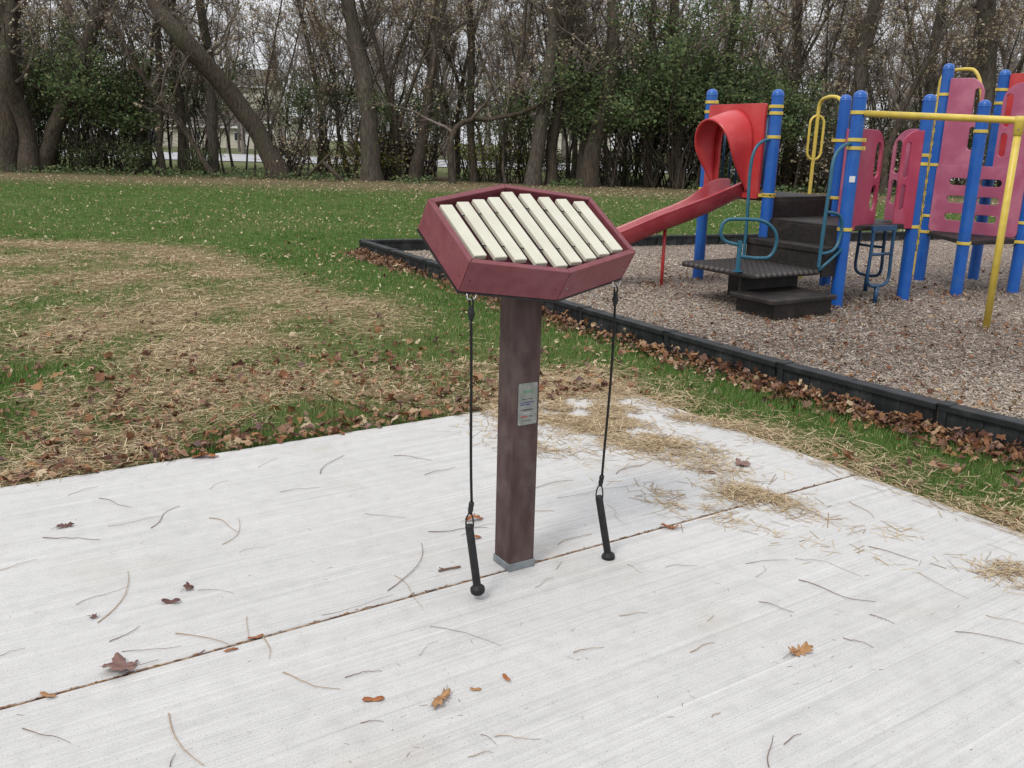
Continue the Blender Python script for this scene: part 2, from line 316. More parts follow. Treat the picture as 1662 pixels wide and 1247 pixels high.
def tubes_np(lines, n):
    """lines: list of (points, radii) -> vertex and quad arrays"""
    Vs, Fs, base = [], [], 0
    ang = 2*PI*np.arange(n)/n; ca, sa = np.cos(ang), np.sin(ang)
    for P, Rr in lines:
        P = np.asarray(P); T = np.gradient(P, axis=0); T /= np.linalg.norm(T, axis=1)[:, None]+1e-9
        m_ = T.mean(0); ref = np.array([1., 0, 0]) if abs(m_[2]) > .6*np.linalg.norm(m_) else np.array([0, 0, 1.])
        X = np.cross(T, ref); X /= np.linalg.norm(X, axis=1)[:, None]+1e-9; Y = np.cross(T, X)
        V = P[:, None]+(X[:, None]*ca[None, :, None]+Y[:, None]*sa[None, :, None])*np.asarray(Rr)[:, None, None]
        k = len(P); Vs.append(V.reshape(-1, 3)); i = np.arange(k-1)[:, None]*n; j = np.arange(n)[None]; j2 = (j+1) % n
        Fs.append((np.stack([i+j, i+j2, i+n+j2, i+n+j], -1)+base).reshape(-1, 4)); base += k*n
    return np.concatenate(Vs), np.concatenate(Fs)

# ================================================================ SETTING
# --- layout of the ground, world metres
U1 = np.array([math.cos(R(33.5)), math.sin(R(33.5))]); U2 = np.array([-U1[1], U1[0]])   # along / across the slab joint
CORN = np.array([.74, 5.78])            # far corner of the slab
def sl_pt(u, v): return CORN+U1*u+U2*v
SLAB = [sl_pt(0, 0), sl_pt(0, -10), sl_pt(-9, -10), sl_pt(-9, -.12), sl_pt(-3, -.02)]
jm = np.array([.11, 3.17]); JV = float((jm-CORN) @ U2)     # joint offset from the far edge
B_NEAR = [(-2.21, 13.03), (-1.01, 10.87), (.53, 8.10), (1.30, 6.84), (1.86, 5.95), (2.33, 5.25), (2.80, 4.66), (3.55, 3.75), (4.3, 2.85)]
B_FAR = [(-2.21, 13.03), (-1.0, 13.54), (3.01, 15.2), (4.36, 15.79), (9., 17.8), (14., 20.)]
MULCH = B_NEAR+[(7, 1.5), (18, 4), (18, 20)]+B_FAR[::-1][:-1]
STRAW_LINE = [(-7.8, 13.6), (-6.4, 13.7), (-4.6, 13.3), (-2.8, 10.8), (-1.37, 9.2), (-.49, 7.5), (-.05, 6.6), (.6, 6.35), (.9, 5.6)]
STRAW = STRAW_LINE+[(1.0, 5.3), (.6, 5.2), (-2, 3.5), (-12, -2), (-22, 6), (-14, 13.2)]
def slabd(x, y): p = np.stack([np.asarray(x)-CORN[0], np.asarray(y)-CORN[1]], -1); return p @ U1, p @ U2
def onslab(x, y, pad=0.): u, v = slabd(x, y); return (u < pad) & (v < pad)
def strawness(x, y):
    d = segdist(x, y, STRAW_LINE); ins = inpoly(x, y, STRAW)
    s = np.where(ins, np.clip(.5+d*1.2, 0, 1), np.clip(.5-d*1.4, 0, 1)); r = np.hypot(x, y)
    n = vnoise(x, y, .9, 3)*.6+vnoise(x, y, 2.7, 4)*.4
    far = np.clip((r-6.5)/5, 0, 1)
    s = s*np.clip(.12+.85*far+(n-.5)*2.1, 0, 1)
    u, v = slabd(x, y)                  # dry strip along the right edge of the slab
    e = np.clip(1.05-(u-.02)/.62, 0, 1)*(u > 0)*(v < .6)*np.clip(.72+(n-.5)*1.8, 0, 1)
    return np.maximum(s, e)

# lawn: fine grid close by with soft undulation, big skirt to the horizon
def ground():
    xs = np.concatenate([[-1500, -400, -120, -60], np.linspace(-30, 30, 241), [60, 120, 400, 1500]]); ys = np.concatenate([[-1500, -200, -40, -8], np.linspace(-2, 44, 185), [60, 95, 150, 400, 1500]])
    X, Y = np.meshgrid(xs, ys); Z = -.03+.02*(vnoise(X, Y, .35, 9)-.5)
    Z = np.where(onslab(X, Y, .15), -.07, Z); Z = np.where(inpoly(X, Y, MULCH), -.05, Z)
    ny, nx = X.shape; i = np.arange(ny-1)[:, None]*nx+np.arange(nx-1)[None]
    Fc = np.stack([i, i+1, i+nx+1, i+nx], -1).reshape(-1, 4)
    me = npmesh('lawn', np.stack([X, Y, Z], -1).reshape(-1, 3), Fc, smooth=True)
    a = me.attributes.new('straw', 'FLOAT', 'POINT'); a.data.foreach_set('value', strawness(X, Y).ravel().astype(np.float32))
    return tag(link('lawn', me, M['ground']), kind='structure')
ground()
def slab():
    bm = bmesh.new(); g = .006
    for (v0, v1) in ((0, JV+g), (JV-g, -10)):
        loop = [(0, v0), (0, v1), (-9, v1), (-9, v0)]
        top = [bm.verts.new((*sl_pt(u, v), 0)) for u, v in loop]; bot = [bm.verts.new((*sl_pt(u, v), -.1)) for u, v in loop]
        bm.faces.new(top); [bm.faces.new((top[i], bot[i], bot[(i+1) % 4], top[(i+1) % 4])) for i in range(4)]
    return tag(bmobj('concrete_slab', bm, M['concrete'], bevel=.006, seg=3), kind='structure')
slab()
bm = bmesh.new(); box(bm, (*sl_pt(-4.5, JV), -.03), (9, .02, .05), R(33.5)); tag(bmobj('joint_filling', bm, M['debris']), kind='structure')
def flat(name, pts, z, m):
    bm = bmesh.new(); e = []; v = [bm.verts.new((p[0], p[1], z)) for p in pts]
    for i in range(len(v)): e.append(bm.edges.new((v[i], v[(i+1) % len(v)])))
    bmesh.ops.triangle_fill(bm, use_beauty=True, edges=e)
    for f in bm.faces:
        f.normal_update()
        if f.normal.z < 0: f.normal_flip()
    me = bpy.data.meshes.new(name); bm.to_mesh(me); bm.free()
    return tag(link(name, me, m), kind='structure')
flat('mulch_surface', MULCH, .0, M['mulchbed'])
ROADS = [(-150, 64), (150, 56), (150, 76), (-150, 92)]
flat('road', ROADS, .02, M['road'])

# ---------------------------------------------------------------- loose ground cover (uncountable)
ZM = .0
def blades():
    n = 620000; x, y, r = sector(n, 3.0, 42, 38)
    u, v = slabd(x, y); keep = ~onslab(x, y, .015) & ~inpoly(x, y, MULCH) & (segdist(x, y, B_NEAR) > .05) & (segdist(x, y, B_FAR) > .05)
    s = strawness(x, y); keep &= (RNG.random(n) > s*.72) & (vnoise(x, y, 6, 21)+RNG.random(n)*.8 > .35+.3*s)
    keep &= (y < 30+4*vnoise(x, y, .5, 5)) | (RNG.random(n) < .12)
    x, y, r, s = x[keep], y[keep], r[keep], s[keep]; n = len(x)
    tv = np.array([[-.5, 0, 0], [.5, 0, 0], [.3, .35, .6], [-.25, .35, .6], [0, .9, 1.]]); tf = np.array([[0, 1, 2], [0, 2, 3], [3, 2, 4]])
    h = (.022+.035*RNG.random(n)**1.5)*(1-.35*s)*(1+.4*vnoise(x, y, 1.3, 8)); wd = np.maximum(.0028, .00075*r)*(.7+.6*RNG.random(n))
    scl = np.stack([wd, h*RNG.uniform(.1, 1.1, n), h], -1)
    tone = np.clip(.05+.45*vnoise(x, y, .8, 31)+.35*vnoise(x, y*2.2, .16, 32)+.35*(RNG.random(n)-.3), 0, .80)
    rnd = np.where(RNG.random(n) < .07+.16*vnoise(x, y, .25, 33)**2+.5*s*s, 1., tone)
    pos = np.stack([x, y, np.full(n, -.032)], -1)
    o = scatter('grass', tv, tf, pos, scl, RNG.uniform(0, 2*PI, n), np.zeros(n), np.zeros(n), rnd, M['grass'])
    tag(o, 'short green mown grass of the lawn', 'grass', kind='stuff')
blades()
STRIP_V = np.array([[-.5, -.5, 0], [0, -.5, .25], [.5, -.5, 0], [.5, .5, 0], [0, .5, .25], [-.5, .5, 0]]); STRIP_F = np.array([[0, 1, 4, 5], [1, 2, 3, 4]])
# patches of straw that blew on to the slab: (centre px, reach along/across in metres, amount, heading)
SP = [((905, 662), .50, .48, 9500, 20), ((960, 690), .35, .2, 2600, 60), ((1060, 722), .38, .17, 2400, 15), ((955, 628), .55, .3, 4200, 30), ((1180, 690), .5, .10, 900, 30), ((1225, 806), .26, .15, 1300, -35), ((1130, 830), .22, .10, 240, 10), ((1390, 850), .22, .10, 200, 5),
      ((1650, 935), .16, .14, 420, 60), ((880, 730), .35, .16, 420, 30), ((1310, 880), .5, .12, 60, 0), ((1150, 760), .35, .15, 350, 10), ((1080, 800), .28, .1, 120, 10)]
def straw():
    X, Y, A, Zb = [], [], [], []
    n = 300000; x, y, r = sector(n, 3.0, 18, 40); s = strawness(x, y); k = ~onslab(x, y, -.02) & ~inpoly(x, y, MULCH) & (RNG.random(n) < s**1.2*.7) & (segdist(x, y, B_NEAR) > .25)
    X.append(x[k]); Y.append(y[k]); A.append(RNG.normal(2.6, 1.1, k.sum())); Zb.append(-.012+.035*RNG.random(k.sum())**1.5)
    for (px, a, c, m, hd) in SP:
        p = gp(*px); t = RNG.normal(0, .5, m)*a; q = RNG.normal(0, .5, m)*c; h = R(33.5-60)
        xx = p[0]+math.cos(h)*t-math.sin(h)*q; yy = p[1]+math.sin(h)*t+math.cos(h)*q
        X.append(xx); Y.append(yy); A.append(RNG.normal(R(hd), 1.1, m)+PI/2); dd = np.exp(-(t/a)**2-(q/c)**2); Zb.append(.002+.018*dd*RNG.random(m)*min(1, m/800))
    for q_ in range(1, len(X)):
        kk_ = vnoise(X[q_], Y[q_], 7, 15)+.5*vnoise(X[q_], Y[q_], 19, 16)+RNG.random(len(X[q_]))*.5 > .85; X[q_] = X[q_][kk_]; Y[q_] = Y[q_][kk_]; A[q_] = A[q_][kk_]; Zb[q_] = Zb[q_][kk_]
    m = 900; e = RNG.uniform(-6, .3, m); off = np.abs(RNG.normal(0, .05, m))       # straw hanging over the right slab edge
    p = CORN[:, None]+U2[:, None]*e-U1[:, None]*off; X.append(p[0]); Y.append(p[1]); A.append(RNG.normal(R(33.5), .5, m)); Zb.append(.003+.008*RNG.random(m))
    x, y, a, z = map(np.concatenate, (X, Y, A, Zb)); n = len(x); r = np.hypot(x, y)
    ln = .03+.11*RNG.random(n)**1.7; wd = np.maximum(.0026, .0006*r)*(.6+.8*RNG.random(n))
    o = scatter('straw', STRIP_V, STRIP_F, np.stack([x, y, z], -1), np.stack([wd, ln, wd*.5], -1), a, RNG.normal(0, .1, n), np.clip(RNG.normal(0, .12, n), -.3, .3)*(z > .01)+np.clip(RNG.normal(0, .02, n), -.03, .03), RNG.random(n), M['straw'])
    tag(o, 'dry cut straw scattered over lawn and slab edge', 'straw', kind='stuff')
straw()
# leaf outlines
def leaf_outline(kind, n=30):
    pts = []
    for k in range(n):
        a = 2*PI*k/n
        if kind == 'maple': r = .42+.38*abs(math.cos(2.5*a))**1.0+.10*math.cos(a)+.05*math.cos(15*a); r *= 1 if abs(a-PI) > .3 else .75
        elif kind == 'oak': r = .56+.2*math.cos(2*a)+.19*math.cos(9*a)*(.4+.6*abs(math.sin(a)))
        else: r = .6+.3*math.cos(2*a)
        pts.append((r*math.cos(a)*(1 if kind == 'maple' else 1.15), r*math.sin(a)*(1 if kind == 'maple' else .8)))
    return pts
def leaf_template(kind, n, curl, seed):
    rg = random.Random(seed); o = leaf_outline(kind, n); ph = rg.uniform(0, 6)
    f = lambda x, y: curl*(.55*(x*x)*math.cos(ph)+.7*y*y+.18*math.sin(4*x+ph)+.12*math.sin(5*y+2*ph))
    inner = [(x*.5, y*.5) for x, y in o]
    tv = [(0, 0, 0)]+[(x, y, f(x, y)) for x, y in inner]+[(x, y, f(x, y)+curl*.1*rg.uniform(-1, 1)) for x, y in o]; tf = []
    for k in range(n):
        k2 = (k+1) % n
        tf += [(0, 1+k, 1+k2), (1+k, 1+n+k, 1+n+k2), (1+k, 1+n+k2, 1+k2)]
    return tv, tf
def litter(name, x, y, z, size, tilt, m, label, cat, kinds=(('maple', 16), ('oak', 16)), curl=.9, rcol=None, seed=1):
    """merge several leaf shapes into ONE mesh object"""
    n = len(x); rg = np.random.default_rng(seed); Vs, Fs, Rs, base = [], [], [], 0
    sel = rg.integers(0, len(kinds)*2, n)
    for i in range(len(kinds)*2):
        kd, nn = kinds[i % len(kinds)]; tv, tf = leaf_template(kd, nn, curl*(1 if i < len(kinds) else -.8), seed*10+i); tv = np.array(tv); tf = np.array(tf)
        k = np.where(sel == i)[0]; q = len(k)
        if not q: continue
        Rm = rotm(rg.uniform(0, 2*PI, q), rg.normal(0, tilt, q), rg.normal(0, tilt, q))
        V = np.einsum('nij,nkj->nki', Rm, tv[None]*(size[k])[:, None, None])+np.stack([x[k], y[k], z[k]], -1)[:, None]
        Vs.append(V.reshape(-1, 3)); Fs.append((tf[None]+(np.arange(q)*len(tv))[:, None, None]).reshape(-1, 3)+base); base += q*len(tv)
        c = rg.random(q) if rcol is None else rcol[k]; Rs.append(np.repeat(c, len(tf)))
    me = npmesh(name, np.concatenate(Vs), np.concatenate(Fs), np.concatenate(Rs)); tag(link(name, me, m), label, cat, kind='stuff')
def leaves():
    # near dry-grass leaves
    n = 22000; x, y, r = sector(n, 3.4, 16, 38); s = strawness(x, y); ins = inpoly(x, y, STRAW); n1 = vnoise(x, y, 1.4, 41)
    near = np.clip((9.8-r)/4, .14, 1)
    k = ~onslab(x, y, .01) & ~inpoly(x, y, MULCH) & (segdist(x, y, B_NEAR) > .1) & (RNG.random(n) < np.where(ins, .60*near*(.25+n1*1.2), .05+.10*(n1 > .6)))
    x, y = x[k], y[k]; m = len(x); big = RNG.random(m) < .33
    litter('fallen_leaves', x, y, -.004+.022*RNG.random(m), np.where(big, RNG.uniform(.024, .052, m), RNG.uniform(.012, .026, m)), .5, M['litter'], 'brown fallen leaves lying in the dry grass', 'leaves', seed=2)
    # leaves heaped along the timber border, outside
    P = np.array(B_NEAR); seg = np.diff(P, axis=0); L_ = np.hypot(*seg.T); m = 4600; i = RNG.choice(len(seg), m, p=L_/L_.sum()); t = RNG.random(m)
    nrm = np.stack([seg[:, 1], -seg[:, 0]], -1)/L_[:, None]
    off = .06+np.abs(RNG.normal(0, .12, m)); pt = P[i]+seg[i]*t[:, None]+nrm[i]*off[:, None]; z = np.clip(.105-off*.4, 0, 1)*RNG.random(m)+.005
    nn = vnoise(pt[:, 0], pt[:, 1], 1.1, 51); k = (RNG.random(m) < .12+1.0*nn*nn+.35*(pt[:, 1] < 7))
    litter('leaf_drift', pt[k, 0], pt[k, 1], z[k], RNG.uniform(.015, .044, k.sum()), .6, M['litter'], 'brown leaves drifted against the black timber edging', 'leaves', seed=3)
    # slab edges
    m = 480; e = RNG.uniform(-6, 0, m); offv = np.abs(RNG.normal(0, .16, m))-.014; p = CORN[:, None]+U1[:, None]*e+U2[:, None]*offv
    litter('edge_leaves', p[0], p[1], .008+.022*RNG.random(m), RNG.uniform(.016, .05, m), .35, M['litter'], 'brown leaves along the left edge of the slab', 'leaves', seed=4)
    # pale small leaves on the lawn far off
    n = 34000; x, y, r = sector(n, 6, 38, 38, 2); k = ~onslab(x, y, .3) & ~inpoly(x, y, MULCH) & ~(inpoly(x, y, STRAW) & (RNG.random(n) < .6)) & (RNG.random(n) < (.10+.6*vnoise(x, y, .35, 61)**1.5+.9*(y > 29))*np.clip((r-3)/9, .25, 1)) & (y < 37)
    x, y, r = x[k], y[k], r[k]; m = len(x)
    litter('pale_leaves', x, y, .012+.02*RNG.random(m), RNG.uniform(.015, .042, m)*np.where(r > 26, 1.3, 1)*np.where(r < 12, .75, 1), .45, M['paleleaf'], 'small pale fallen leaves dotted over the lawn', 'leaves', kinds=(('plain', 8), ('maple', 10)), seed=5)
    # on the mulch
    n = 15000; x, y, r = sector(n, 4.5, 20, 38); k = inpoly(x, y, MULCH) & (segdist(x, y, B_NEAR) > .08) & (RNG.random(n) < .18+.45*vnoise(x, y, .7, 71)+.4*np.exp(-segdist(x, y, B_NEAR)))
    x, y = x[k], y[k]
    for px_, py_ in ((2.27, 11.15), (3.35, 9.3), (2.5, 8.6), (4.3, 9.91), (5.07, 10.29), (4.44, 8.34), (1.71, 10.45), (3.0, 8.7)):
        q = 60; aa = RNG.uniform(0, 2*PI, q); rr = .08+np.abs(RNG.normal(0, .22, q)); x = np.concatenate([x, px_+rr*np.cos(aa)]); y = np.concatenate([y, py_+rr*np.sin(aa)])
    m = len(x)
    litter('mulch_leaves', x, y, .012+.015*RNG.random(m), RNG.uniform(.010, .034, m), .45, M['litter'], 'brown fallen leaves lying on the wood mulch', 'leaves', kinds=(('plain', 8), ('maple', 14)), seed=6)
leaves()
def chips():
    n = 520000; x, y, r = sector(n, 4.2, 22, 36, 1); k = inpoly(x, y, MULCH) & (segdist(x, y, B_NEAR) > .05) & (segdist(x, y, B_FAR) > .05)
    x, y, r = x[k], y[k], r[k]; n = len(x); tone = .6*vnoise(x, y, .55, 81)
    rnd = np.clip((tone-.3)*1.1+.1*vnoise(x, y, 3, 82)+RNG.random(n)*.8, 0, 1)
    ln = .008+.034*RNG.random(n)**2.; wd = (.0025+.006*RNG.random(n))*np.clip(r/6, 1, 2)
    o = scatter('wood_mulch', STRIP_V, STRIP_F, np.stack([x, y, .003+.012*RNG.random(n)], -1), np.stack([wd, ln, wd*.4], -1), RNG.uniform(0, 2*PI, n), RNG.normal(0, .25, n), RNG.normal(0, .25, n), rnd, M['chip'])
    tag(o, 'grey brown shredded wood mulch under the playset', 'mulch', kind='stuff')
chips()
def joint_bits():
    n = 900; u = RNG.uniform(-7, 0, n); k = RNG.random(n) < .3+.7*(vnoise(u, u*0, 3, 5)); u = u[k]; n = len(u)
    p = CORN[:, None]+U1[:, None]*u+U2[:, None]*(JV+RNG.normal(0, .0035, n))
    o = scatter('joint_debris', STRIP_V, STRIP_F, np.stack([p[0], p[1], -.003+.004*RNG.random(n)], -1), np.stack([np.full(n, .004), .008+.03*RNG.random(n)**2, np.full(n, .002)], -1), RNG.normal(R(33.5)+PI/2, .25, n), RNG.normal(0, .1, n), RNG.normal(0, .04, n), RNG.random(n), M['litter'])
    tag(o, 'bits of leaf and straw caught in the slab joint', 'debris', kind='stuff')
joint_bits()
def specks():                            # crumbs, seeds and broken needles left on the slab
    n = 4200; x, y, r = sector(n, 1.9, 6.2, 38, 2); k = onslab(x, y, -.01) & (RNG.random(n) < (.10+.9*vnoise(x, y, 1.7, 101)**3)*np.clip(r/5, .3, 1)); x, y, r = x[k], y[k], r[k]; n = len(x)
    ln = .002+.026*RNG.random(n)**5; wd = (.0006+.0012*RNG.random(n))
    o = scatter('slab_debris', STRIP_V, STRIP_F, np.stack([x, y, np.full(n, .0012)], -1), np.stack([wd, ln, wd*.5], -1), RNG.uniform(0, 2*PI, n), np.zeros(n), RNG.normal(0, .03, n), RNG.random(n), M['litter'])
    tag(o, 'tiny crumbs and broken needles over the concrete slab', 'debris', kind='stuff')
specks()

# single leaves on the slab
SLAB_LEAVES = [((200, 1088), .056, 'maple', 'leaf_mauve', 200, 'large mauve brown lobed leaf lying across the slab joint at left', 20),
    ((106, 856), .030, 'oak', 'leaf_dark', 30, 'small dark curled leaf alone near the left edge of the photo', 60),
    ((716, 1139), .042, 'oak', 'leaf_tan', 250, 'tan pointed leaf with stem standing up on the slab in front of the post', 60),
    ((606, 1137), .026, 'plain', 'leaf_rust', 10, 'small oval rust leaf left of the tan pointed leaf', 25),
    ((1298, 1061), .042, 'oak', 'leaf_tan', 20, 'brown oak leaf alone on the open slab at right', 40),
    ((1086, 858), .036, 'oak', 'leaf_rust', 170, 'orange brown leaf on the joint right of the hanging mallet', 25),
    ((1203, 756), .045, 'maple', 'leaf_mauve', 40, 'flat purplish maple leaf above the straw clump on the slab', 10),
    ((1150, 768), .032, 'oak', 'leaf_dark', 340, 'dark leaf lying between the maple leaf and the slab edge', 20),
    ((332, 743), .060, 'oak', 'leaf_rust', 10, 'long lobed rust leaf on the slab where the left grass edge runs', 12),
    ((595, 695), .036, 'oak', 'leaf_mauve', 60, 'brown leaf at the far grass edge left of the hanging cord', 20),
    ((770, 845), .036, 'oak', 'leaf_rust', 20, 'rust leaf behind the left mallet beside the post', 30),
    ((770, 875), .024, 'plain', 'leaf_rust', 20, 'small rust leaf fragment just behind the left mallet', 30),
    ((278, 979), .026, 'plain', 'leaf_dark', 5, 'thin rolled dark leaf on the slab left of centre', 40),
    ((306, 957), .020, 'maple', 'leaf_dark', 50, 'tiny crumpled leaf bud beside a curved stem', 60),
    ((822, 1103), .016, 'plain', 'leaf_rust', 300, 'orange leaf scrap in front of the post base', 30),
    ((772, 1121), .014, 'plain', 'leaf_tan', 0, 'tan seed wing between two leaf scraps', 10),
    ((78, 1131), .022, 'plain', 'leaf_tan', 340, 'pale tan leaf scrap on the joint at far left', 10),
    ((152, 1003), .013, 'maple', 'leaf_dark', 340, 'tiny maroon leaf scrap left of the curved stems', 40),
    ((375, 1056), .018, 'plain', 'leaf_rust', 30, 'small rust scrap below the joint under crossed stems', 10),
    ((415, 1036), .022, 'plain', 'leaf_rust', 30, 'rust leaf scrap caught on the joint at left centre', 10)]
for px, s, kd, mt, rz, lab, tilt in SLAB_LEAVES:
    p = gp(*px); tv, tf = leaf_template(kd, 44 if kd != 'plain' else 14, .55, int(px[0])); n = len(tv)
    s = s*1.22; tv = np.array(tv)*s; rz = R(rz); tl = R(tilt)*.35; c_, s_ = math.cos(tl), math.sin(tl)
    yy = tv[:, 1]*c_-tv[:, 2]*s_; zz = tv[:, 1]*s_+tv[:, 2]*c_; X = tv[:, 0]*math.cos(rz)-yy*math.sin(rz); Y = tv[:, 0]*math.sin(rz)+yy*math.cos(rz)
    zz = zz-zz.min()+.002; me = npmesh('fallen_leaf', np.stack([X, Y, zz], -1), np.array(tf), smooth=False)
    st = None
    o = link('fallen_leaf', me, M[mt]); o.location = (p[0], p[1], 0); md = o.modifiers.new('t', 'SOLIDIFY'); md.thickness = .0006
    tag(o, lab, 'leaf')
    if kd != 'plain':
        bm = bmesh.new(); ex = s*1.15; tube(bm, [(0, 0, zz[0]), (-math.cos(rz)*ex*.6, -math.sin(rz)*ex*.6, zz[0]*.6+.003), (-math.cos(rz+.2)*ex*1.3, -math.sin(rz+.2)*ex*1.3, .006)], [.0013, .001, .0008], 5); bmobj('leaf_stalk', bm, M['stem'], o)
# single stems / twigs on the slab : start px, end px, bend
TW = [((155,812),(210,826),.1),((175,855),(260,838),-.12),((65,878),(162,878),.06),((0,930),(62,909),.1),((243,858),(288,822),.05),((338,842),(382,866),.25),((362,885),(388,842),-.3),((388,897),(450,884),.05),((124,983),(212,952),.05),((162,1012),(210,928),-.2),((318,962),(380,966),.25),
      ((178,1043),(228,1018),-.15),((198,1058),(294,1050),-.12),((286,1028),(372,1046),.05),((0,1066),(42,1053),.05),((32,1187),(108,1212),.1),((272,1160),(328,1246),-.15),((276,1246),(285,1225),.1),((400,1002),(402,1040),0),((425,1030),(438,1070),.1),((458,1093),(550,1122),-.15),
      ((590,837),(658,843),.04),((628,960),(680,882),-.25),((640,935),(684,988),.1),((698,1018),(812,1049),.12),((680,1066),(710,1042),.2),((522,1000),(637,966),-.1),((696,866),(792,860),.05),((748,870),(800,850),.15),((585,1175),(622,1172),.05),((780,1194),(805,1210),.2),((760,1230),(800,1222),.1),((803,1196),(868,1202),.05),
      ((905,885),(962,868),.15),((860,795),(930,780),.1),((985,820),(1008,850),.1),((1015,918),(1042,932),.1),((905,810),(1030,790),.05),((1080,922),(1132,920),.2),((1210,916),(1280,910),.1),((1295,943),(1420,980),-.12),((1232,978),(1288,996),.1),((1290,908),(1350,916),.1),((1228,938),(1245,920),-.2),((1412,998),(1452,1014),.05),((1368,1036),(1418,1052),.1),
      ((1490,930),(1572,973),-.1),((1600,1000),(1662,1014),-.05),((1550,1026),(1662,1046),.08),((1410,888),(1490,912),.05),((1248,1247),(1256,1195),.1),((1272,1210),(1300,1192),.1),((1006,1002),(1052,998),.15),((1150,1010),(1160,1000),0),((1155,1165),(1170,1158),.1),((1378,815),(1420,842),.1),
      ((870,955),(900,940),.1),((842,835),(900,830),.1),((560,1100),(620,1090),.1),((110,735+70),(160,790),.1),((455,800),(520,792),.1),((420,760),(455,745),.1),((520,770),(560,740),.2),((640,740),(700,748),.1),((340,795),(370,780),.2),((690,772),(740,760),.1),((905,925),(915,912),.1),((1000,770),(1060,750),.1),((1120,1060),(1160,1044),.1),((930,1060),(980,1052),.1)]
rg = random.Random(5)
for a, b_, bend in TW:
    A, B = gp(*a), gp(*b_); d = B-A; nrm = np.array([-d[1], d[0], 0]); thick = rg.uniform(.0006, .0015); z = .003
    pts = []
    kink = rg.uniform(-.05, .05); kx = rg.uniform(.2, .8); kk = rg.choice([0, 0, 1, -1, 4])
    for i in range(9):
        t = i/8; pts.append(A+d*t+nrm*(bend*4*t*(1-t)*.45+kink*math.sin(t*7)+.035*abs(t-kx)*kk)+np.array([0, 0, z+rg.uniform(0, .004)*math.sin(PI*t)]))
    bm = bmesh.new(); tube(bm, [p-A for p in pts], [thick*(1.2-.6*i/8) for i in range(9)], 5)
    pale = rg.random() < .35; o = bmobj('dry_stem', bm, M['stem2' if pale else 'stem']); o.location = A
    mx_, my_ = (a[0]+b_[0])/2, (a[1]+b_[1])/2; jy = 1150-.274*mx_; plc = ('left of the post beyond the joint' if mx_ < 800 else 'right of the post beyond the joint') if my_ < jy else ('before the joint, left of the left mallet' if mx_ < 760 else ('before the joint, in front of the post' if mx_ < 1060 else 'before the joint, on the right of the slab'))
    tag(o, ('thin pale straw coloured stem ' if pale else 'thin dark brown leaf stem ')+plc, 'stem', 'dry stems strewn over the concrete slab')
A, B = gp(712, 929), gp(747, 922); bm = bmesh.new(); tube(bm, [(0, 0, .006), tuple((B-A)*.5+np.array([0, 0, .007])), tuple(B-A+np.array([0, 0, .006]))], [.0045, .004, .0045], 7); tube(bm, [tuple((B-A)*.3+np.array([0, 0, .006])), tuple((B-A)*.05+np.array([-.004, .012, .012]))], [.003, .002], 6)
o = bmobj('twig', bm, M['stem']); o.location = A; tag(o, 'short thick forked twig on the slab left of the post base', 'twig')

# ================================================================ BORDER TIMBERS
def timbers(line, length, side, words, ribs=True):
    P = np.array(line); seg = np.hypot(*np.diff(P, axis=0).T); cum = np.concatenate([[0], np.cumsum(seg)])
    at = lambda s: np.array([np.interp(s, cum, P[:, 0]), np.interp(s, cum, P[:, 1])]); n = int(cum[-1]//length)
    for i in range(n):
        a, b_ = at(i*length), at((i+1)*length); d = b_-a; ln = np.hypot(*d); ang = math.atan2(d[1], d[0])
        bm = bmesh.new(); H_ = .17
        # top cap, web and foot; the joint end steps over the next piece
        box(bm, (ln/2, 0, H_-.02), (ln-.006, .105, .04)); box(bm, (ln/2, 0, .055), (ln-.05, .06, .22)); 
        k = int(ln/.09)
        for j in range(k): box(bm, (.06+j*(ln-.12)/(k-1), 0, .045), (.034, .072, .205))
        box(bm, (.035, 0, H_-.002), (.07, .109, .02)); box(bm, (.035, 0, .05), (.05, .10, .2))
        o = bmobj('border_timber', bm, M['timber'], bevel=.006); o.location = (a[0], a[1], -.005); o.rotation_euler = (R(rg.uniform(-1, 1)), 0, ang)
        ordn = ['first', 'second', 'third', 'fourth', 'fifth', 'sixth', 'seventh', 'eighth', 'ninth', 'tenth', 'eleventh', 'twelfth', 'thirteenth', 'fourteenth', 'fifteenth', 'sixteenth'][i]
        tag(o, f'{ordn} black plastic border timber {words}', 'edging', 'black plastic border timbers')
        bm = bmesh.new(); lathe(bm, (ln*.5, 0, H_-.002), [(.0, .012), (.012, .01), (.016, 0), (.016, -.01)], 10); bmobj('stake_cap', bm, M['timber'], o)
timbers(B_NEAR, 1.16, 1, 'from the far left corner, along the slab side')
timbers(B_FAR, 1.22, -1, 'from the far left corner, along the back of the mulch')

# ================================================================ THE XYLOPHONE
PH = R(32.5); PW = .11; PC = np.array([.025, 3.153])
xy = empty('outdoor_xylophone', (PC[0], PC[1], 0)); tag(xy, 'maroon hexagonal outdoor xylophone with nine cream bars on a brown post', 'xylophone')
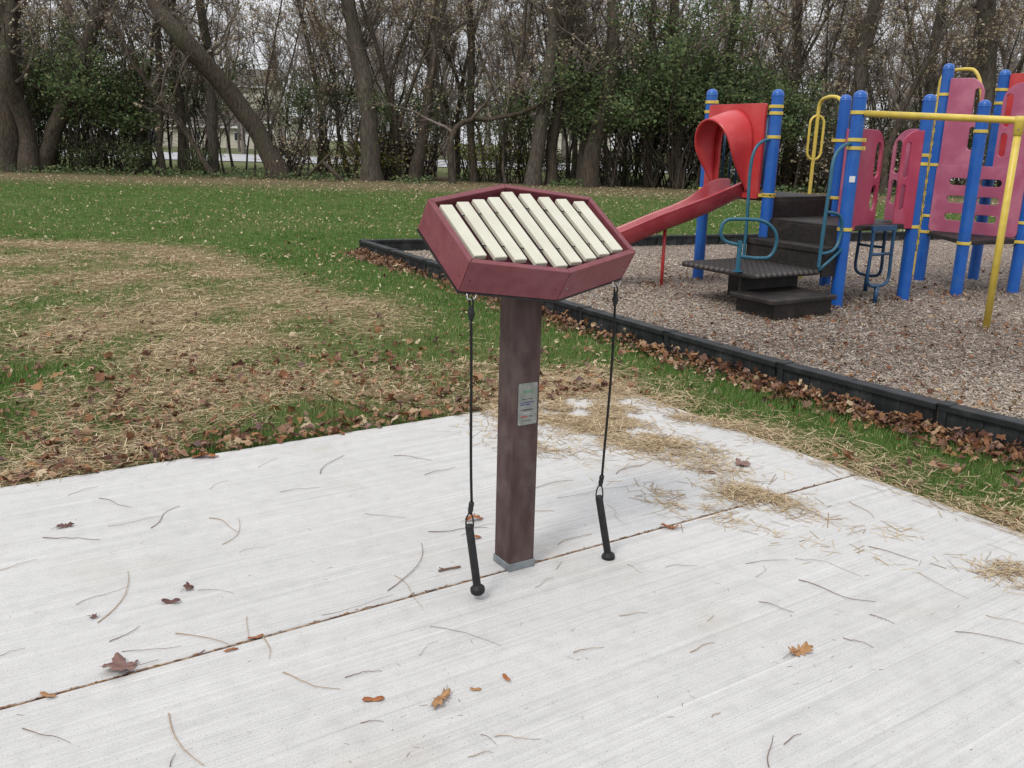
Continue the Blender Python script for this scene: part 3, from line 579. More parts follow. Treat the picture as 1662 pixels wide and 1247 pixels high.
# panel frame of reference (local to the empty)
YAW, TILT, ZB = .615, .5844, 1.1803
PM = Matrix.Translation((.003, 0, ZB)) @ Matrix.Rotation(YAW, 4, 'Z') @ Matrix.Rotation(TILT, 4, 'X')
bm = bmesh.new(); hw = PW/2
tp = []
for sx, sy in ((-1, -1), (1, -1), (1, 1), (-1, 1)):
    p = Matrix.Rotation(PH, 3, 'Z') @ Vector((sx*hw, sy*hw, 0)); nrm = PM.to_3x3() @ Vector((0, 0, 1)); o_ = PM.translation-nrm*.012
    z = o_.z-(nrm.x*(p.x-o_.x)+nrm.y*(p.y-o_.y))/nrm.z; tp.append((p, z))
vb = [bm.verts.new((p.x, p.y, .002)) for p, z in tp]; vt = [bm.verts.new((p.x, p.y, z)) for p, z in tp]
bm.faces.new(vb[::-1]); bm.faces.new(vt); [bm.faces.new((vb[i], vb[(i+1) % 4], vt[(i+1) % 4], vt[i])) for i in range(4)]
bmobj('post', bm, M['post'], xy, bevel=.006, seg=3)
bm = bmesh.new(); box(bm, (0, 0, .0155), (PW+.006, PW+.006, .031), PH); bmobj('base_sleeve', bm, M['steel'], xy, bevel=.002)
s_, t_, m_, TH = .3472, .1588, .2404, .1216
hexo = [Vector(p) for p in ((0, m_), (s_, t_), (s_, -t_), (0, -m_), (-s_, -t_), (-s_, t_))]
BT = .021
def inset(poly, d):
    n = len(poly); res = []
    for i in range(n):
        p0, p1, p2 = poly[i-1], poly[i], poly[(i+1) % n]; a = (p1-p0).normalized(); b = (p2-p1).normalized()
        na = Vector((a.y, -a.x)); nb = Vector((b.y, -b.x)); bis = (na+nb).normalized(); res.append(p1+bis*(d/bis.dot(na)))
    return res
hexi = inset(hexo, BT)
for i in range(6):                      # six mitred boards, hairline gap at each mitre
    a, b, c, d = hexo[i], hexo[(i+1) % 6], hexi[(i+1) % 6], hexi[i]; u = (b-a).normalized()*.0008
    bm = bmesh.new(); lo = [bm.verts.new(PM @ Vector((p.x, p.y, 0))) for p in (a+u, b-u, c-u, d+u)]; hi = [bm.verts.new(PM @ Vector((p.x, p.y, TH))) for p in (a+u, b-u, c-u, d+u)]
    bm.faces.new(lo); bm.faces.new(hi); [bm.faces.new((lo[k], lo[(k+1) % 4], hi[(k+1) % 4], hi[k])) for k in range(4)]
    o = bmobj('frame_board', bm, M['frame'], xy, bevel=.0022, seg=3)
    L_ = (b-a).length; nrm = Vector(((b-a).y, -(b-a).x, 0)).normalized()*-1
    for f in (.07, .93):
        q = a+(b-a)*f; bm = bmesh.new(); ax = PM.to_3x3() @ Vector((-(b-a).y, (b-a).x, 0)).normalized()
        lathe(bm, PM @ Vector((q.x, q.y, TH*.38)), [(0, .0012), (.0035, .001), (.0042, -.001)], 10, axis=ax); bmobj('screw', bm, M['steel' if (i in (2,) or (i == 2)) else 'frame_in'], o)
bm = bmesh.new(); lo = [bm.verts.new(PM @ Vector((p.x*1.004, p.y*1.004, -.008))) for p in hexo]; hi = [bm.verts.new(PM @ Vector((p.x*1.004, p.y*1.004, -.0006))) for p in hexo]
bm.faces.new(lo); bm.faces.new(hi); [bm.faces.new((lo[k], lo[(k+1) % 6], hi[(k+1) % 6], hi[k])) for k in range(6)]; bmobj('back_panel', bm, M['black'], xy)
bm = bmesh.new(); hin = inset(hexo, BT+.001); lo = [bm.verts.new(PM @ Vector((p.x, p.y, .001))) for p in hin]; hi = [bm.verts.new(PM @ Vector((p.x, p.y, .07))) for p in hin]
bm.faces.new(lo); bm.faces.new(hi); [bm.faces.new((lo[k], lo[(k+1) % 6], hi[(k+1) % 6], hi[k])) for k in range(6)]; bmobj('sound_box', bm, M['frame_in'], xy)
BARS = [(-.290, .131, -.130), (-.218, .145, -.143), (-.150, .157, -.160), (-.081, .168, -.183), (-.009, .197, -.202), (.061, .185, -.189), (.133, .165, -.175), (.204, .152, -.158), (.276, .137, -.140)]
for cx, y1, y0 in BARS:
    bm = bmesh.new(); wb, tb = .048, .018; zt = TH-.001
    box(bm, (cx, (y1+y0)/2, zt-tb/2), (wb, y1-y0, tb), mtx=PM); o = bmobj('tone_bar', bm, M['cream'], xy, bevel=.0038, seg=3)
for fy in (.56, -.56):                  # support cords with small peaks between the bars
    bm = bmesh.new(); pts = []
    for i, (cx, y1, y0) in enumerate(BARS):
        yy = (y1+y0)/2+fy*(y1-y0)/2
        if i: px, pyy = pr_; pts.append(PM @ Vector(((cx+px)/2, (yy+pyy)/2, TH-.006)))
        pts.append(PM @ Vector((cx, yy, TH-.0135))); pr_ = (cx, yy)
    tube(bm, pts, .0022, 6); bmobj('support_cord', bm, M['cord'], xy)
    for i in range(8):
        a, b = BARS[i], BARS[i+1]; cxm = (a[0]+b[0])/2; y_ = ((a[1]+a[2])/2+fy*(a[1]-a[2])/2+(b[1]+b[2])/2+fy*(b[1]-b[2])/2)/2
        bm = bmesh.new(); tube(bm, [PM @ Vector((cxm, y_, .068)), PM @ Vector((cxm, y_, TH-.002))], .0022, 6); bmobj('cord_pin', bm, M['chrome'], xy)
# name plate on the right-hand face
n1 = Matrix.Rotation(PH, 3, 'Z') @ Vector((0, -1, 0)); ex = Matrix.Rotation(PH, 3, 'Z') @ Vector((1, 0, 0)); ez = Vector((0, 0, 1))
def onface(u, z, d=0.): return n1*(hw+d)+ex*u+ez*z
PZ0, PZ1, PU0, PU1 = .572, .728, -.038, .044
def rrect(x0, x1, y0, y1, r, n=4):
    pts = []
    for cx, cy, a0 in ((x1-r, y1-r, 0), (x0+r, y1-r, 90), (x0+r, y0+r, 180), (x1-r, y0+r, 270)):
        for k in range(n+1): a = R(a0+90*k/n); pts.append((cx+r*math.cos(a), cy+r*math.sin(a)))
    return pts
bm = bmesh.new(); plate(bm, rrect(PU0, PU1, PZ0, PZ1, .006), [], .0016, n1*(hw+.0015), ex, ez); npl = bmobj('name_plate', bm, M['plate'], xy)
for u in (PU0+.007, PU1-.007):
    for z in (PZ0+.007, PZ1-.007):
        bm = bmesh.new(); lathe(bm, onface(u, z, .0022), [(.0026, 0), (.002, .001), (0, .0014)], 10, axis=n1); bmobj('rivet', bm, M['chrome'], npl)
def inkrow(z, h, u0, u1, m, seed, name='engraving'):
    rg = random.Random(seed); bm = bmesh.new(); u = u0
    while u < u1:
        ww = rg.uniform(.0007, .0016); hh = h*rg.uniform(.65, 1); 
        T = Matrix((( ex.x, 0, n1.x, 0), (ex.y, 0, n1.y, 0), (0, 1, 0, 0), (0, 0, 0, 1))); T.translation = onface(u+ww/2, z+(h-hh)*rg.choice([0, .5]), .0026)
        bmesh.ops.create_cube(bm, size=1, matrix=T @ Matrix.Diagonal((ww, hh, .0003, 1)))
        if rg.random() < .5:
            T2 = T.copy(); T2.translation = onface(u+ww, z+rg.choice([-.4, 0, .4])*h, .00255); bmesh.ops.create_cube(bm, size=1, matrix=T2 @ Matrix.Diagonal((.0022, .0006, .0003, 1)))
        u += ww+rg.choice([.0006, .0008, .0008, .0022])
    bmobj(name, bm, m, npl)
inkrow(PZ1-.032, .010, -.018, .022, M['ink_green'], 1); inkrow(PZ1-.060, .003, -.02, .024, M['ink_dark'], 2); inkrow(PZ1-.072, .006, -.027, .030, M['ink_blue'], 3); inkrow(PZ1-.080, .005, -.027, .014, M['ink_blue'], 4)
inkrow(PZ1-.100, .006, -.023, .028, M['ink_dark'], 5); inkrow(PZ1-.112, .003, -.01, .012, M['sticker'], 9); inkrow(PZ1-.125, .006, -.024, .004, M['ink_red'], 6); inkrow(PZ1-.125, .005, .010, .024, M['ink_blue'], 7); inkrow(PZ1-.140, .003, -.020, .018, M['ink_dark'], 8)

# mallets on cords: (hook in world, cord lower end z, mallet top & head px)
def mallet(hook, zk1, foot, lab, sway):
    hk = Vector(hook); root = empty('tethered_mallet', (hk.x, hk.y, hk.z)); tag(root, lab, 'mallet')
    z0 = hk.z; Lc = zk1
    # bright staple and shackle under the frame
    bm = bmesh.new(); tube(bm, [(-.017*U1[0]+.0, -.017*U1[1], .012), (-.015*U1[0], -.015*U1[1], -.004), (0, 0, -.010), (.015*U1[0], .015*U1[1], -.004), (.017*U1[0], .017*U1[1], .012)], .0028, 8); bmobj('staple', bm, M['chrome'], root, smooth=True)
    loop = [(math.sin(a)*.006, 0, -.020+math.cos(a)*.013) for a in np.linspace(0, 2*PI, 13)[:-1]]
    bm = bmesh.new(); tube(bm, loop, .0032, 8, closed=True); bmobj('upper_loop', bm, M['cord'], root, smooth=True)
    bm = bmesh.new(); lathe(bm, (0, 0, -.030), [(0, 0), (.007, -.001), (.0085, -.006), (.0085, -.014), (.0105, -.017), (.0115, -.026), (.0105, -.034), (.0085, -.037), (.007, -.046), (0, -.048)], 16); bmobj('clamp', bm, M['black'], root, smooth=True)
    pts = [(sway[0]*t*t+.002*math.sin(t*5), sway[1]*t*t, -.070-(Lc-.07)*t) for t in np.linspace(0, 1, 22)]
    bm = bmesh.new(); tube(bm, pts, .0048, 10); bmobj('cord', bm, M['cord'], root, smooth=True)
    e = Vector(pts[-1]); bm = bmesh.new(); ax = Vector((-.12, 0, -1))
    lathe(bm, e, [(0, -.002), (.008, 0), (.0095, .005), (.0095, .014), (.0078, .018), (.0095, .023), (.0085, .034), (.006, .044), (0, .046)], 16, axis=ax); bmobj('clamp', bm, M['black'], root, smooth=True)
    ft = Vector(foot)-hk; knob_ax = (ft-(e+Vector((-.008, 0, -.085)))).normalized(); mt = e+Vector((-.008, 0, -.085))
    c0 = e+Vector((-.004, 0, -.036)); bm = bmesh.new(); side = Vector((.0115, 0, 0))
    tube(bm, [c0+Vector((-.003, 0, 0)), c0+Vector((-.013, 0, -.022)), c0+Vector((-.015, 0, -.042)), mt+knob_ax*.010+Vector((-.010, -.006, 0)), mt+knob_ax*.011+Vector((0, -.002, 0)), mt+knob_ax*.010+Vector((.014, .004, .002)), c0+Vector((.011, 0, -.045)), c0+Vector((.009, 0, -.024)), c0+Vector((.003, 0, 0))], .0027, 8); bmobj('lower_loop', bm, M['cord'], root, smooth=True)
    LM = (ft-mt).length; bm = bmesh.new()
    lathe(bm, mt, [(0, -.003), (.006, -.0028), (.0120, -.001), (.0143, .004), (.0143, LM-.04), (.0135, LM-.028)], 20, axis=knob_ax); bmobj('handle', bm, M['black'], root, smooth=True)
    bm = bmesh.new(); lathe(bm, mt+knob_ax*(LM-.034), [(.0135, 0), (.0155, .001), (.0160, .006), (.022, .008), (.0255, .012), (.0265, .020), (.0245, .030), (.018, .036), (0, .037)], 24, axis=knob_ax); bmobj('head', bm, M['black'], root, smooth=True)
HL = Vector(PM @ Vector((-.302, -.176, -.012)))+Vector((PC[0], PC[1], 0)); HR = Vector(PM @ Vector((.313, -.176, -.012)))+Vector((PC[0], PC[1], 0))
MALLETS_AT = [HL, HR]
def hang(h, ypx):                        # height on the vertical below h that shows at image row ypx
    lo, hi = -1., 2.
    for _ in range(40):
        m = (lo+hi)/2; q = np.array([h[0], h[1], m-EYE]); y = CY-F_PX*(q @ cu)/(q @ fw)
        if y > ypx: lo = m
        else: hi = m
    return lo
def side_at(px, py, h):                  # point seen at (px, py) at the distance of h
    d = fw+(px-CX)/F_PX*cr-(py-CY)/F_PX*cu; k = h[1]/d[1]; p = np.array([0, 0, EYE])+k*d; return p
for h, yc, ex_, (fx, fy), lab in ((HL, 815, 766.5, (776, 963), 'black mallet hanging on the longer cord at the left end of the xylophone'), (HR, 772, 978, (988, 909), 'black mallet hanging on the cord at the right end of the xylophone')):
    zc = h.z-hang(h, yc); e = side_at(ex_, yc, h); f = side_at(fx, fy, h); mallet(h, zc, f, lab, (e[0]-h.x, 0))

# ================================================================ PLAYSET
P = dict(P1=(2.27, 11.15), P2=(2.80, 10.25), P0=(3.22, 11.76), P3=(3.75, 10.86), P4=(3.35, 9.30), P5=(4.30, 9.91), P6=(5.18, 11.53), P7=(5.07, 10.29), P8=(6.0, 11.79), P9=(5.92, 10.66), P10=(6.78, 11.0))
HT = dict(P1=2.24, P2=2.2, P0=2.2, P3=2.2, P4=2.15, P5=2.17, P6=2.63, P7=2.15, P8=2.6, P9=2.75, P10=2.75)
PV = {k: Vector((v[0], v[1], 0)) for k, v in P.items()}
ORG = Vector((3.75, 10.86, 0)); ps = empty('playground_playset', ORG); tag(ps, 'blue red and yellow climbing playset with slide and black decks', 'playset')
def W(p, z=None): v = Vector(p)-ORG; return v if z is None else Vector((v.x, v.y, z))
for k, v in PV.items():
    r = .066; h = HT[k]; bm = bmesh.new(); prof = [(r, -.02), (r, h-.055)]+[(r*math.cos(a), h-.055+r*.85*math.sin(a)) for a in np.linspace(.0, PI/2-.02, 7)]+[(0, h+.001)]
    lathe(bm, W(v, 0), prof, 28); o = bmobj('post', bm, M['blue'], ps, smooth=True)
    o.modifiers.new('e', 'EDGE_SPLIT').split_angle = R(60)
    bm = bmesh.new(); lathe(bm, W(v, 0), [(r+.0015, h-.075), (r+.0025, h-.07), (r+.0025, h-.062), (r, h-.058)], 28); bmobj('cap_ring', bm, M['blue'], o, smooth=True)
    if k == 'P4':
        bm = bmesh.new(); T = Vector((-.10, -.995, 0)).normalized(); X = Vector((.995, -.10, 0)); box(bm, W(v, 1.30)+T*.0665, (.055, .004, .06), math.atan2(X.y, X.x)); bmobj('sticker', bm, M['sticker'], o)
def clamp(k, z, ang=None, tabs=True):
    v = PV[k]; bm = bmesh.new(); r = .068; lathe(bm, W(v, z), [(r, -.017), (r+.006, -.017), (r+.006, .017), (r, .017)], 26)
    if ang is not None:
        for da in (0,):
            a = R(ang+da); c = W(v, z)+Vector((math.cos(a), math.sin(a), 0))*.088; box(bm, c, (.045, .022, .036), a)
    o = bmobj('clamp', bm, M['yellow'], ps, bevel=.002)
    if ang is not None:
        a = R(ang); n_ = Vector((math.sin(a), -math.cos(a), 0)); bm = bmesh.new(); lathe(bm, W(v, z)+Vector((math.cos(a), math.sin(a), 0))*.092+n_*.010, [(.007, 0), (.006, .004), (0, .005)], 8, axis=n_); bmobj('bolt', bm, M['steel'], o)
def angto(a, b): d = PV[b]-PV[a]; return math.degrees(math.atan2(d.y, d.x))
for c in (('P1', 2.09, angto('P1', 'P2')), ('P1', 1.98, -100), ('P1', 1.09, -60), ('P2', 2.02, angto('P2', 'P1')), ('P2', 1.95, None), ('P2', 1.70, None), ('P2', 1.08, angto('P2', 'P3')), ('P2', 1.07, 170), ('P0', 1.05, angto('P0', 'P3')), ('P0', .80, 200), ('P3', 1.04, -150), ('P3', 1.69, 180),
          ('P4', 1.94, -30), ('P4', 1.68, 5), ('P4', 1.60, 5), ('P4', .80, 30), ('P5', 1.55, 150), ('P5', 1.46, 60), ('P5', .80, 210), ('P6', 2.27, angto('P6', 'P9')), ('P6', 1.44, angto('P6', 'P9')), ('P6', .82, angto('P6', 'P9')), ('P6', .62, angto('P6', 'P7')), ('P7', .60, angto('P7', 'P9')), ('P7', 1.82, None), ('P8', 2.36, 200), ('P8', 2.2, None), ('P9', .82, 140), ('P9', .60, 200), ('P9', 1.44, 140)):
    clamp(*c)
def deck(pts, z, name='deck', th=.055, m=None):
    bm = bmesh.new(); q = [W(Vector((x, y, 0)), z-th/2) for x, y in pts]; c = sum(q, Vector())/len(q)
    plate(bm, [((p-c).x, (p-c).y) for p in q], [], th, c, (1, 0, 0), (0, 1, 0)); return bmobj(name, bm, m or M['deck'], ps, bevel=.012, seg=3)
D = lambda k: P[k]
mat_deck_dots = None
deck([D('P1'), D('P2'), D('P3'), D('P0')], 1.06)
deck([D('P2'), D('P4'), D('P5'), D('P3')], .83)
deck([D('P6'), D('P7'), D('P9')], .63)
deck([D('P6'), D('P9'), D('P10'), D('P8')], 1.43)
av = Vector((.841, .541, 0)); bv = Vector((.515, -.857, 0)); p2, p4 = PV['P2'], PV['P4']
def slabbox(name, O, ux, lx, uy, ly, z0, z1, m, bev=.01):
    bm = bmesh.new(); loop = [O, O+ux*lx, O+ux*lx+uy*ly, O+uy*ly]; v0 = [bm.verts.new(W(p, z0)) for p in loop]; v1 = [bm.verts.new(W(p, z1)) for p in loop]
    bm.faces.new(v0); bm.faces.new(v1); [bm.faces.new((v0[i], v0[(i+1) % 4], v1[(i+1) % 4], v1[i])) for i in range(4)]; return bmobj(name, bm, m, ps, bevel=bev, seg=3)
u24 = (p4-p2).normalized(); L24 = (p4-p2).length
slabbox('riser', p2+u24*.05, u24, L24-.1, -av, .02, .62, .80, M['deck'], .003)
slabbox('step', p2+u24*.0+av*.03, u24, L24, -av, .34, .56, .62, M['deck'])
slabbox('riser', p2+u24*.02-av*.27, u24, L24-.04, -av, .02, .36, .575, M['deck'], .003)
slabbox('side_panel', p2+u24*(L24-.02)-av*.02, u24, .02, -av, .26, .32, .575, M['deck'], .003)
slabbox('riser', p2+av*.07, (PV['P3']-p2).normalized(), 1.0, bv, .02, .83, 1.02, M['deck'], .003)
# transfer platform, waffle top
def waffle():
    m, t, b = _nodes('waffle_deck'); N = t.nodes.new; L = t.links.new; tc = N('ShaderNodeTexCoord'); mp = N('ShaderNodeMapping'); mp.inputs['Rotation'].default_value = (0, 0, R(-33)); mp.inputs['Scale'].default_value = (13, 13, 13); L(tc.outputs['Object'], mp.inputs[0])
    v = N('ShaderNodeTexVoronoi'); v.inputs['Randomness'].default_value = 0.; v.inputs['Scale'].default_value = 1; L(mp.outputs[0], v.inputs['Vector'])
    r = N('ShaderNodeValToRGB'); r.color_ramp.elements[0].position = .22; r.color_ramp.elements[1].position = .36; r.color_ramp.elements[0].color = (.085, .07, .062, 1); r.color_ramp.elements[1].color = (.016, .013, .012, 1); L(v.outputs[0], r.inputs[0]); L(r.outputs[0], b.inputs['Base Color'])
    bp = N('ShaderNodeBump'); bp.inputs['Distance'].default_value = .008; L(r.outputs[0], bp.inputs['Height']); L(bp.outputs[0], b.inputs['Normal']); b.inputs['Roughness'].default_value = .55; return m
M['waffle'] = waffle()
PO = p2-av*.29+u24*.0
slabbox('transfer_platform', PO, u24, L24, -av, .95, .345, .40, M['waffle'], .024)
slabbox('platform_riser', PO+u24*.82-av*.04, u24, .02, -av, .84, .0, .35, M['deck'], .003)
slabbox('platform_riser', PO+u24*.10-av*.30, u24, .7, -av, .02, .0, .35, M['deck'], .003)
slabbox('step', PO+u24*(L24-.27)-av*.12, u24, .61, -av, .90, .155, .205, M['deck'], .014)
slabbox('step_skirt', PO+u24*(L24+.28)-av*.15, u24, .02, -av, .80, -.01, .16, M['deck'], .003)
slabbox('step_skirt', PO+u24*(L24-.25)-av*.90, u24, .53, -av, .02, -.01, .16, M['deck'], .003)
# hand loop post on the platform
hb = gp(1197, 441, .40); hb = Vector((hb[0], hb[1], 0)); bm = bmesh.new(); lathe(bm, W(hb, .40), [(.05, 0), (.05, .008), (.024, .01), (.024, .30), (0, .302)], 18); bmobj('handle_post', bm, M['teal'], ps)
def smooth(pts, it=3):
    pts = [Vector(p) for p in pts]
    for _ in range(it):
        q = [pts[0]]
        for a, b in zip(pts, pts[1:]): q += [a*.75+b*.25, a*.25+b*.75]
        pts = q+[pts[-1]]
    return pts
def curve(name, pts, r, m, parent=ps, it=3):
    bm = bmesh.new(); tube(bm, smooth(pts, it), r, 12); return bmobj(name, bm, m, parent, smooth=True)
hx = u24                                 # loop lies along the front edge of the platform
curve('hand_loop', [W(hb, .62), W(hb, .62)-av*.0-hx*.12+Vector((0, 0, .02)), W(hb-hx*.25, .72), W(hb-hx*.20, .88), W(hb+hx*.02, .90), W(hb+hx*.36, .89), W(hb+hx*.50, .72), W(hb+hx*.42, .52), W(hb+hx*.20, .45), W(hb, .47)] if False else
      [W(hb, .665), W(hb-av*.02-hx*.02, .66), W(hb+Vector((-.20, -.02, 0)), .70), W(hb+Vector((-.20, -.02, 0)), .90), W(hb+Vector((0, 0, 0)), .91), W(hb+Vector((.24, .03, 0)), .90), W(hb+Vector((.38, .04, 0)), .76), W(hb+Vector((.34, .04, 0)), .54), W(hb+Vector((.18, .02, 0)), .53), W(hb, .55)], .017, M['teal'])
# stair handrails
c1 = p2-av*.26+u24*.03; e1 = Vector((-.15, -.10, 0))
curve('handrail', [W(p2-av*.06, 1.67), W(p2-av*.17, 1.66), W(p2-av*.30+u24*.0, 1.56), W(p2-av*.33+u24*.0, 1.30), W(c1-av*.07, .9), W(c1-av*.07, .42)], .018, M['teal'])
c2 = p4-av*.27+u24*.03
hr = curve('handrail', [W(p4-av*.06, 1.64), W(p4-av*.16, 1.63), W(p4-av*.30, 1.52), W(p4-av*.34+u24*.03, 1.25), W(c2-av*.09, .85), W(c2-av*.10, .43)], .018, M['teal'])
curve('handrail_loop', [W(c2-av*.08, .98), W(c2+av*.06, .97), W(c2+av*.16, .93), W(c2+av*.20, .76), W(c2+av*.13, .60), W(c2+av*.0, .57), W(c2-av*.09, .57)], .016, M['teal'])
curve('handrail_brace', [W(c2-av*.09, .40), W(c2+av*.22, .60)], .016, M['teal'], it=0)
# slide: panel with arched opening, hood, chute, leg
q1, q2 = PV['P1'], PV['P2']; uu = (q2-q1).normalized(); Lq = (q2-q1).length; mid = (q1+q2)/2; outw = -Vector((-uu.y, uu.x, 0)); outw = outw if outw.dot(-av) > 0 else -outw
zb, zt_ = 1.05, 2.055
hwid = .235; spring = 1.60; top_ = 1.92; arch = []
for z in (1.09, 1.3, 1.5): arch.append((-hwid, z))
for k in range(13): a = PI-PI*k/12; arch.append((hwid*math.cos(a), spring+(top_-spring)*math.sin(a)))
for z in (1.5, 1.3, 1.09): arch.append((hwid, z))
bm = bmesh.new(); plate(bm, rrect(-Lq/2+.075, Lq/2-.075, zb-.02, zt_, .03), [arch], .035, W(mid+outw*.075), uu, Vector((0, 0, 1))); pan = bmobj('slide_panel', bm, M['red'], ps, bevel=.008, seg=2)
bm = bmesh.new(); NU, NV = 44, 10; g_ = []
for i in range(NU+1):
    u = i/NU; s = math.sin(PI*u)
    if u < .28: base = Vector((-1, 1.10+(spring-1.10)*u/.28, 0)); 
    elif u > .72: base = Vector((1, 1.10+(spring-1.10)*(1-u)/.28, 0))
    else: a = PI-PI*(u-.28)/.44; base = Vector((math.cos(a), spring+(top_+.04-spring)*math.sin(a), 0))
    pro = .40*max(0, s)**1.1
    row = []
    for j in range(NV+1):
        v = j/NV; wdt = (hwid+.035-.02*v)+.035*(1-v)**3+.05*s*v; p = mid+outw*(.09+pro*v)+uu*(base.x*wdt+.02*v*0); z = base.y-.10*v*v*s+.03*(1-v)**3*(s)
        if j == NV: z += .012*s
        row.append(bm.verts.new(W(p, z)))
    g_.append(row)
for i in range(NU):
    for j in range(NV): bm.faces.new((g_[i][j], g_[i+1][j], g_[i+1][j+1], g_[i][j+1]))
hood = bmobj('slide_hood', bm, M['red'], ps, smooth=True); sm = hood.modifiers.new('s', 'SOLIDIFY'); sm.thickness = .022; sm.offset = 0
# chute
bm = bmesh.new(); cs = [(-.25, .19), (-.262, .235), (-.235, .25), (-.215, .225), (-.20, .09), (-.15, .03), (0, .012), (.15, .03), (.20, .09), (.215, .225), (.235, .25), (.262, .235), (.25, .19), (.235, .06), (.17, -.01), (0, -.03), (-.17, -.01), (-.235, .06)]
rows = []
SLP = np.array([(mid.x+av.x*.10, mid.y+av.y*.10, 1.225), (mid.x+outw.x*.08, mid.y+outw.y*.08, 1.235), (2.28, 10.53, 1.15), (2.08, 10.455, 1.04), (1.86, 10.44, .938), (1.61, 10.44, .838), (1.2, 10.43, .652), (.85, 10.42, .50), (.6, 10.41, .43), (.2, 10.40, .40)])
tt = np.concatenate([[0], np.cumsum(np.linalg.norm(np.diff(SLP, axis=0), axis=1))]); q_ = np.linspace(0, tt[-1], 60); SC = np.stack([np.interp(q_, tt, SLP[:, k]) for k in range(3)], -1)
for _ in range(6): SC[1:-1] = (SC[:-2]+2*SC[1:-1]+SC[2:])/4
TG = np.gradient(SC, axis=0)
for i in range(60):
    t_ = Vector((TG[i, 0], TG[i, 1], 0)).normalized(); sd_ = Vector((-t_.y, t_.x, 0)); c_ = Vector((SC[i, 0], SC[i, 1], 0))
    rows.append([bm.verts.new(W(c_+sd_*x*.9, SC[i, 2]-.20+y*.8)) for x, y in cs])
for A, B in zip(rows, rows[1:]):
    for k in range(len(cs)): bm.faces.new((A[k], A[(k+1) % len(cs)], B[(k+1) % len(cs)], B[k]))
bm.faces.new(rows[0]); bm.faces.new(rows[-1][::-1]); sld = bmobj('slide', bm, M['redslide'], ps, smooth=True); sld.modifiers.new('e', 'EDGE_SPLIT').split_angle = R(50)
bm = bmesh.new(); lg = Vector((1.71, 10.45, 0)); tube(bm, [W(lg, -.02), W(lg, .69)], .02, 12); bmobj('slide_leg', bm, M['red'], ps, smooth=True)
ex2 = Vector((.5, 10.41, 0)); bm = bmesh.new(); tube(bm, [W(ex2, -.02), W(ex2, .24)], .02, 12); bmobj('slide_leg', bm, M['red'], ps, smooth=True)
# bar barrier on the back of the upper deck
def barrier(a, b, z0, z1, n, m, r=.013, s0=.09):
    d = (b-a).normalized(); L_ = (b-a).length; ro = []
    for z in (z0, z1):
        bm = bmesh.new(); tube(bm, [W(a+d*s0, z), W(b-d*s0, z)], r*1.25, 10); bmobj('barrier_rail', bm, m, ps, smooth=True)
    for i in range(n):
        p = a+d*(s0+(L_-2*s0)*(i+.5)/n); bm = bmesh.new(); tube(bm, [W(p, z0), W(p, z1)], r, 8); bmobj('barrier_bar', bm, m, ps, smooth=True)
barrier(PV['P1'], PV['P0'], 1.12, 1.98, 8, M['navy'])
# yellow arch poles with oblong hand holds
def archpole(foot, z0, ztop, anchor, za, zl0, zl1, wl=.075):
    d = (anchor-foot).normalized(); L_ = (anchor-foot).length
    curve('arch_pole', [W(foot, z0), W(foot, ztop-.25), W(foot, ztop-.02), W(foot+d*L_*.35, ztop+.03), W(foot+d*L_*.75, ztop), W(anchor-d*.05, za+.08), W(anchor-d*.05, za)], .022, M['yellow'])
    d = Vector((.985, .17, 0)); for_ = [W(foot+d*x, y) for x, y in slot(0, (zl0+zl1)/2, wl*2.4, zl1-zl0, 7)]; bm = bmesh.new(); tube(bm, for_, .015, 10, closed=True); bmobj('hand_hold', bm, M['yellow'], ps, smooth=True)
ypf = PV['P0']+(PV['P3']-PV['P0'])*.50+av*.16; archpole(ypf, 0, 2.17, PV['P3']+av*.05, 1.90, 1.46, 1.98)
ypf2 = PV['P6']+Vector((.10, .40, 0)); archpole(ypf2, 0, 2.56, PV['P6']+(PV['P9']-PV['P6'])*.5+Vector((.1, .25, 0)), 1.75, 1.5, 1.9)
# overhead bar with its leg
yl = Vector((4.44, 8.34, 0)); zb1 = 1.90; dirb = (yl-PV['P4']); dirb.normalize()
bm = bmesh.new(); tube(bm, [W(PV['P4']+dirb*.07, 1.93), W(yl, 1.87), W(yl+dirb*.5+Vector((.35, .1, 0)), 1.85)], .032, 16); bmobj('overhead_bar', bm, M['yellow'], ps, smooth=True)
bm = bmesh.new(); tube(bm, [W(yl, -.02), W(yl, 1.84)], .032, 16); bmobj('bar_leg', bm, M['yellow'], ps, smooth=True)
bm = bmesh.new(); lathe(bm, W(yl, 1.74), [(.033, 0), (.040, .004), (.040, .10), (.046, .12), (.046, .165), (.033, .168)], 18); bmobj('tee_joint', bm, M['yellow'], ps, smooth=True)
bm = bmesh.new(); lathe(bm, W(yl, 1.79)+Vector((-.02, -.037, 0)), [(.008, 0), (.006, .004), (0, .005)], 8, axis=(-.4, -.9, 0)); bmobj('bolt', bm, M['steel'], ps)
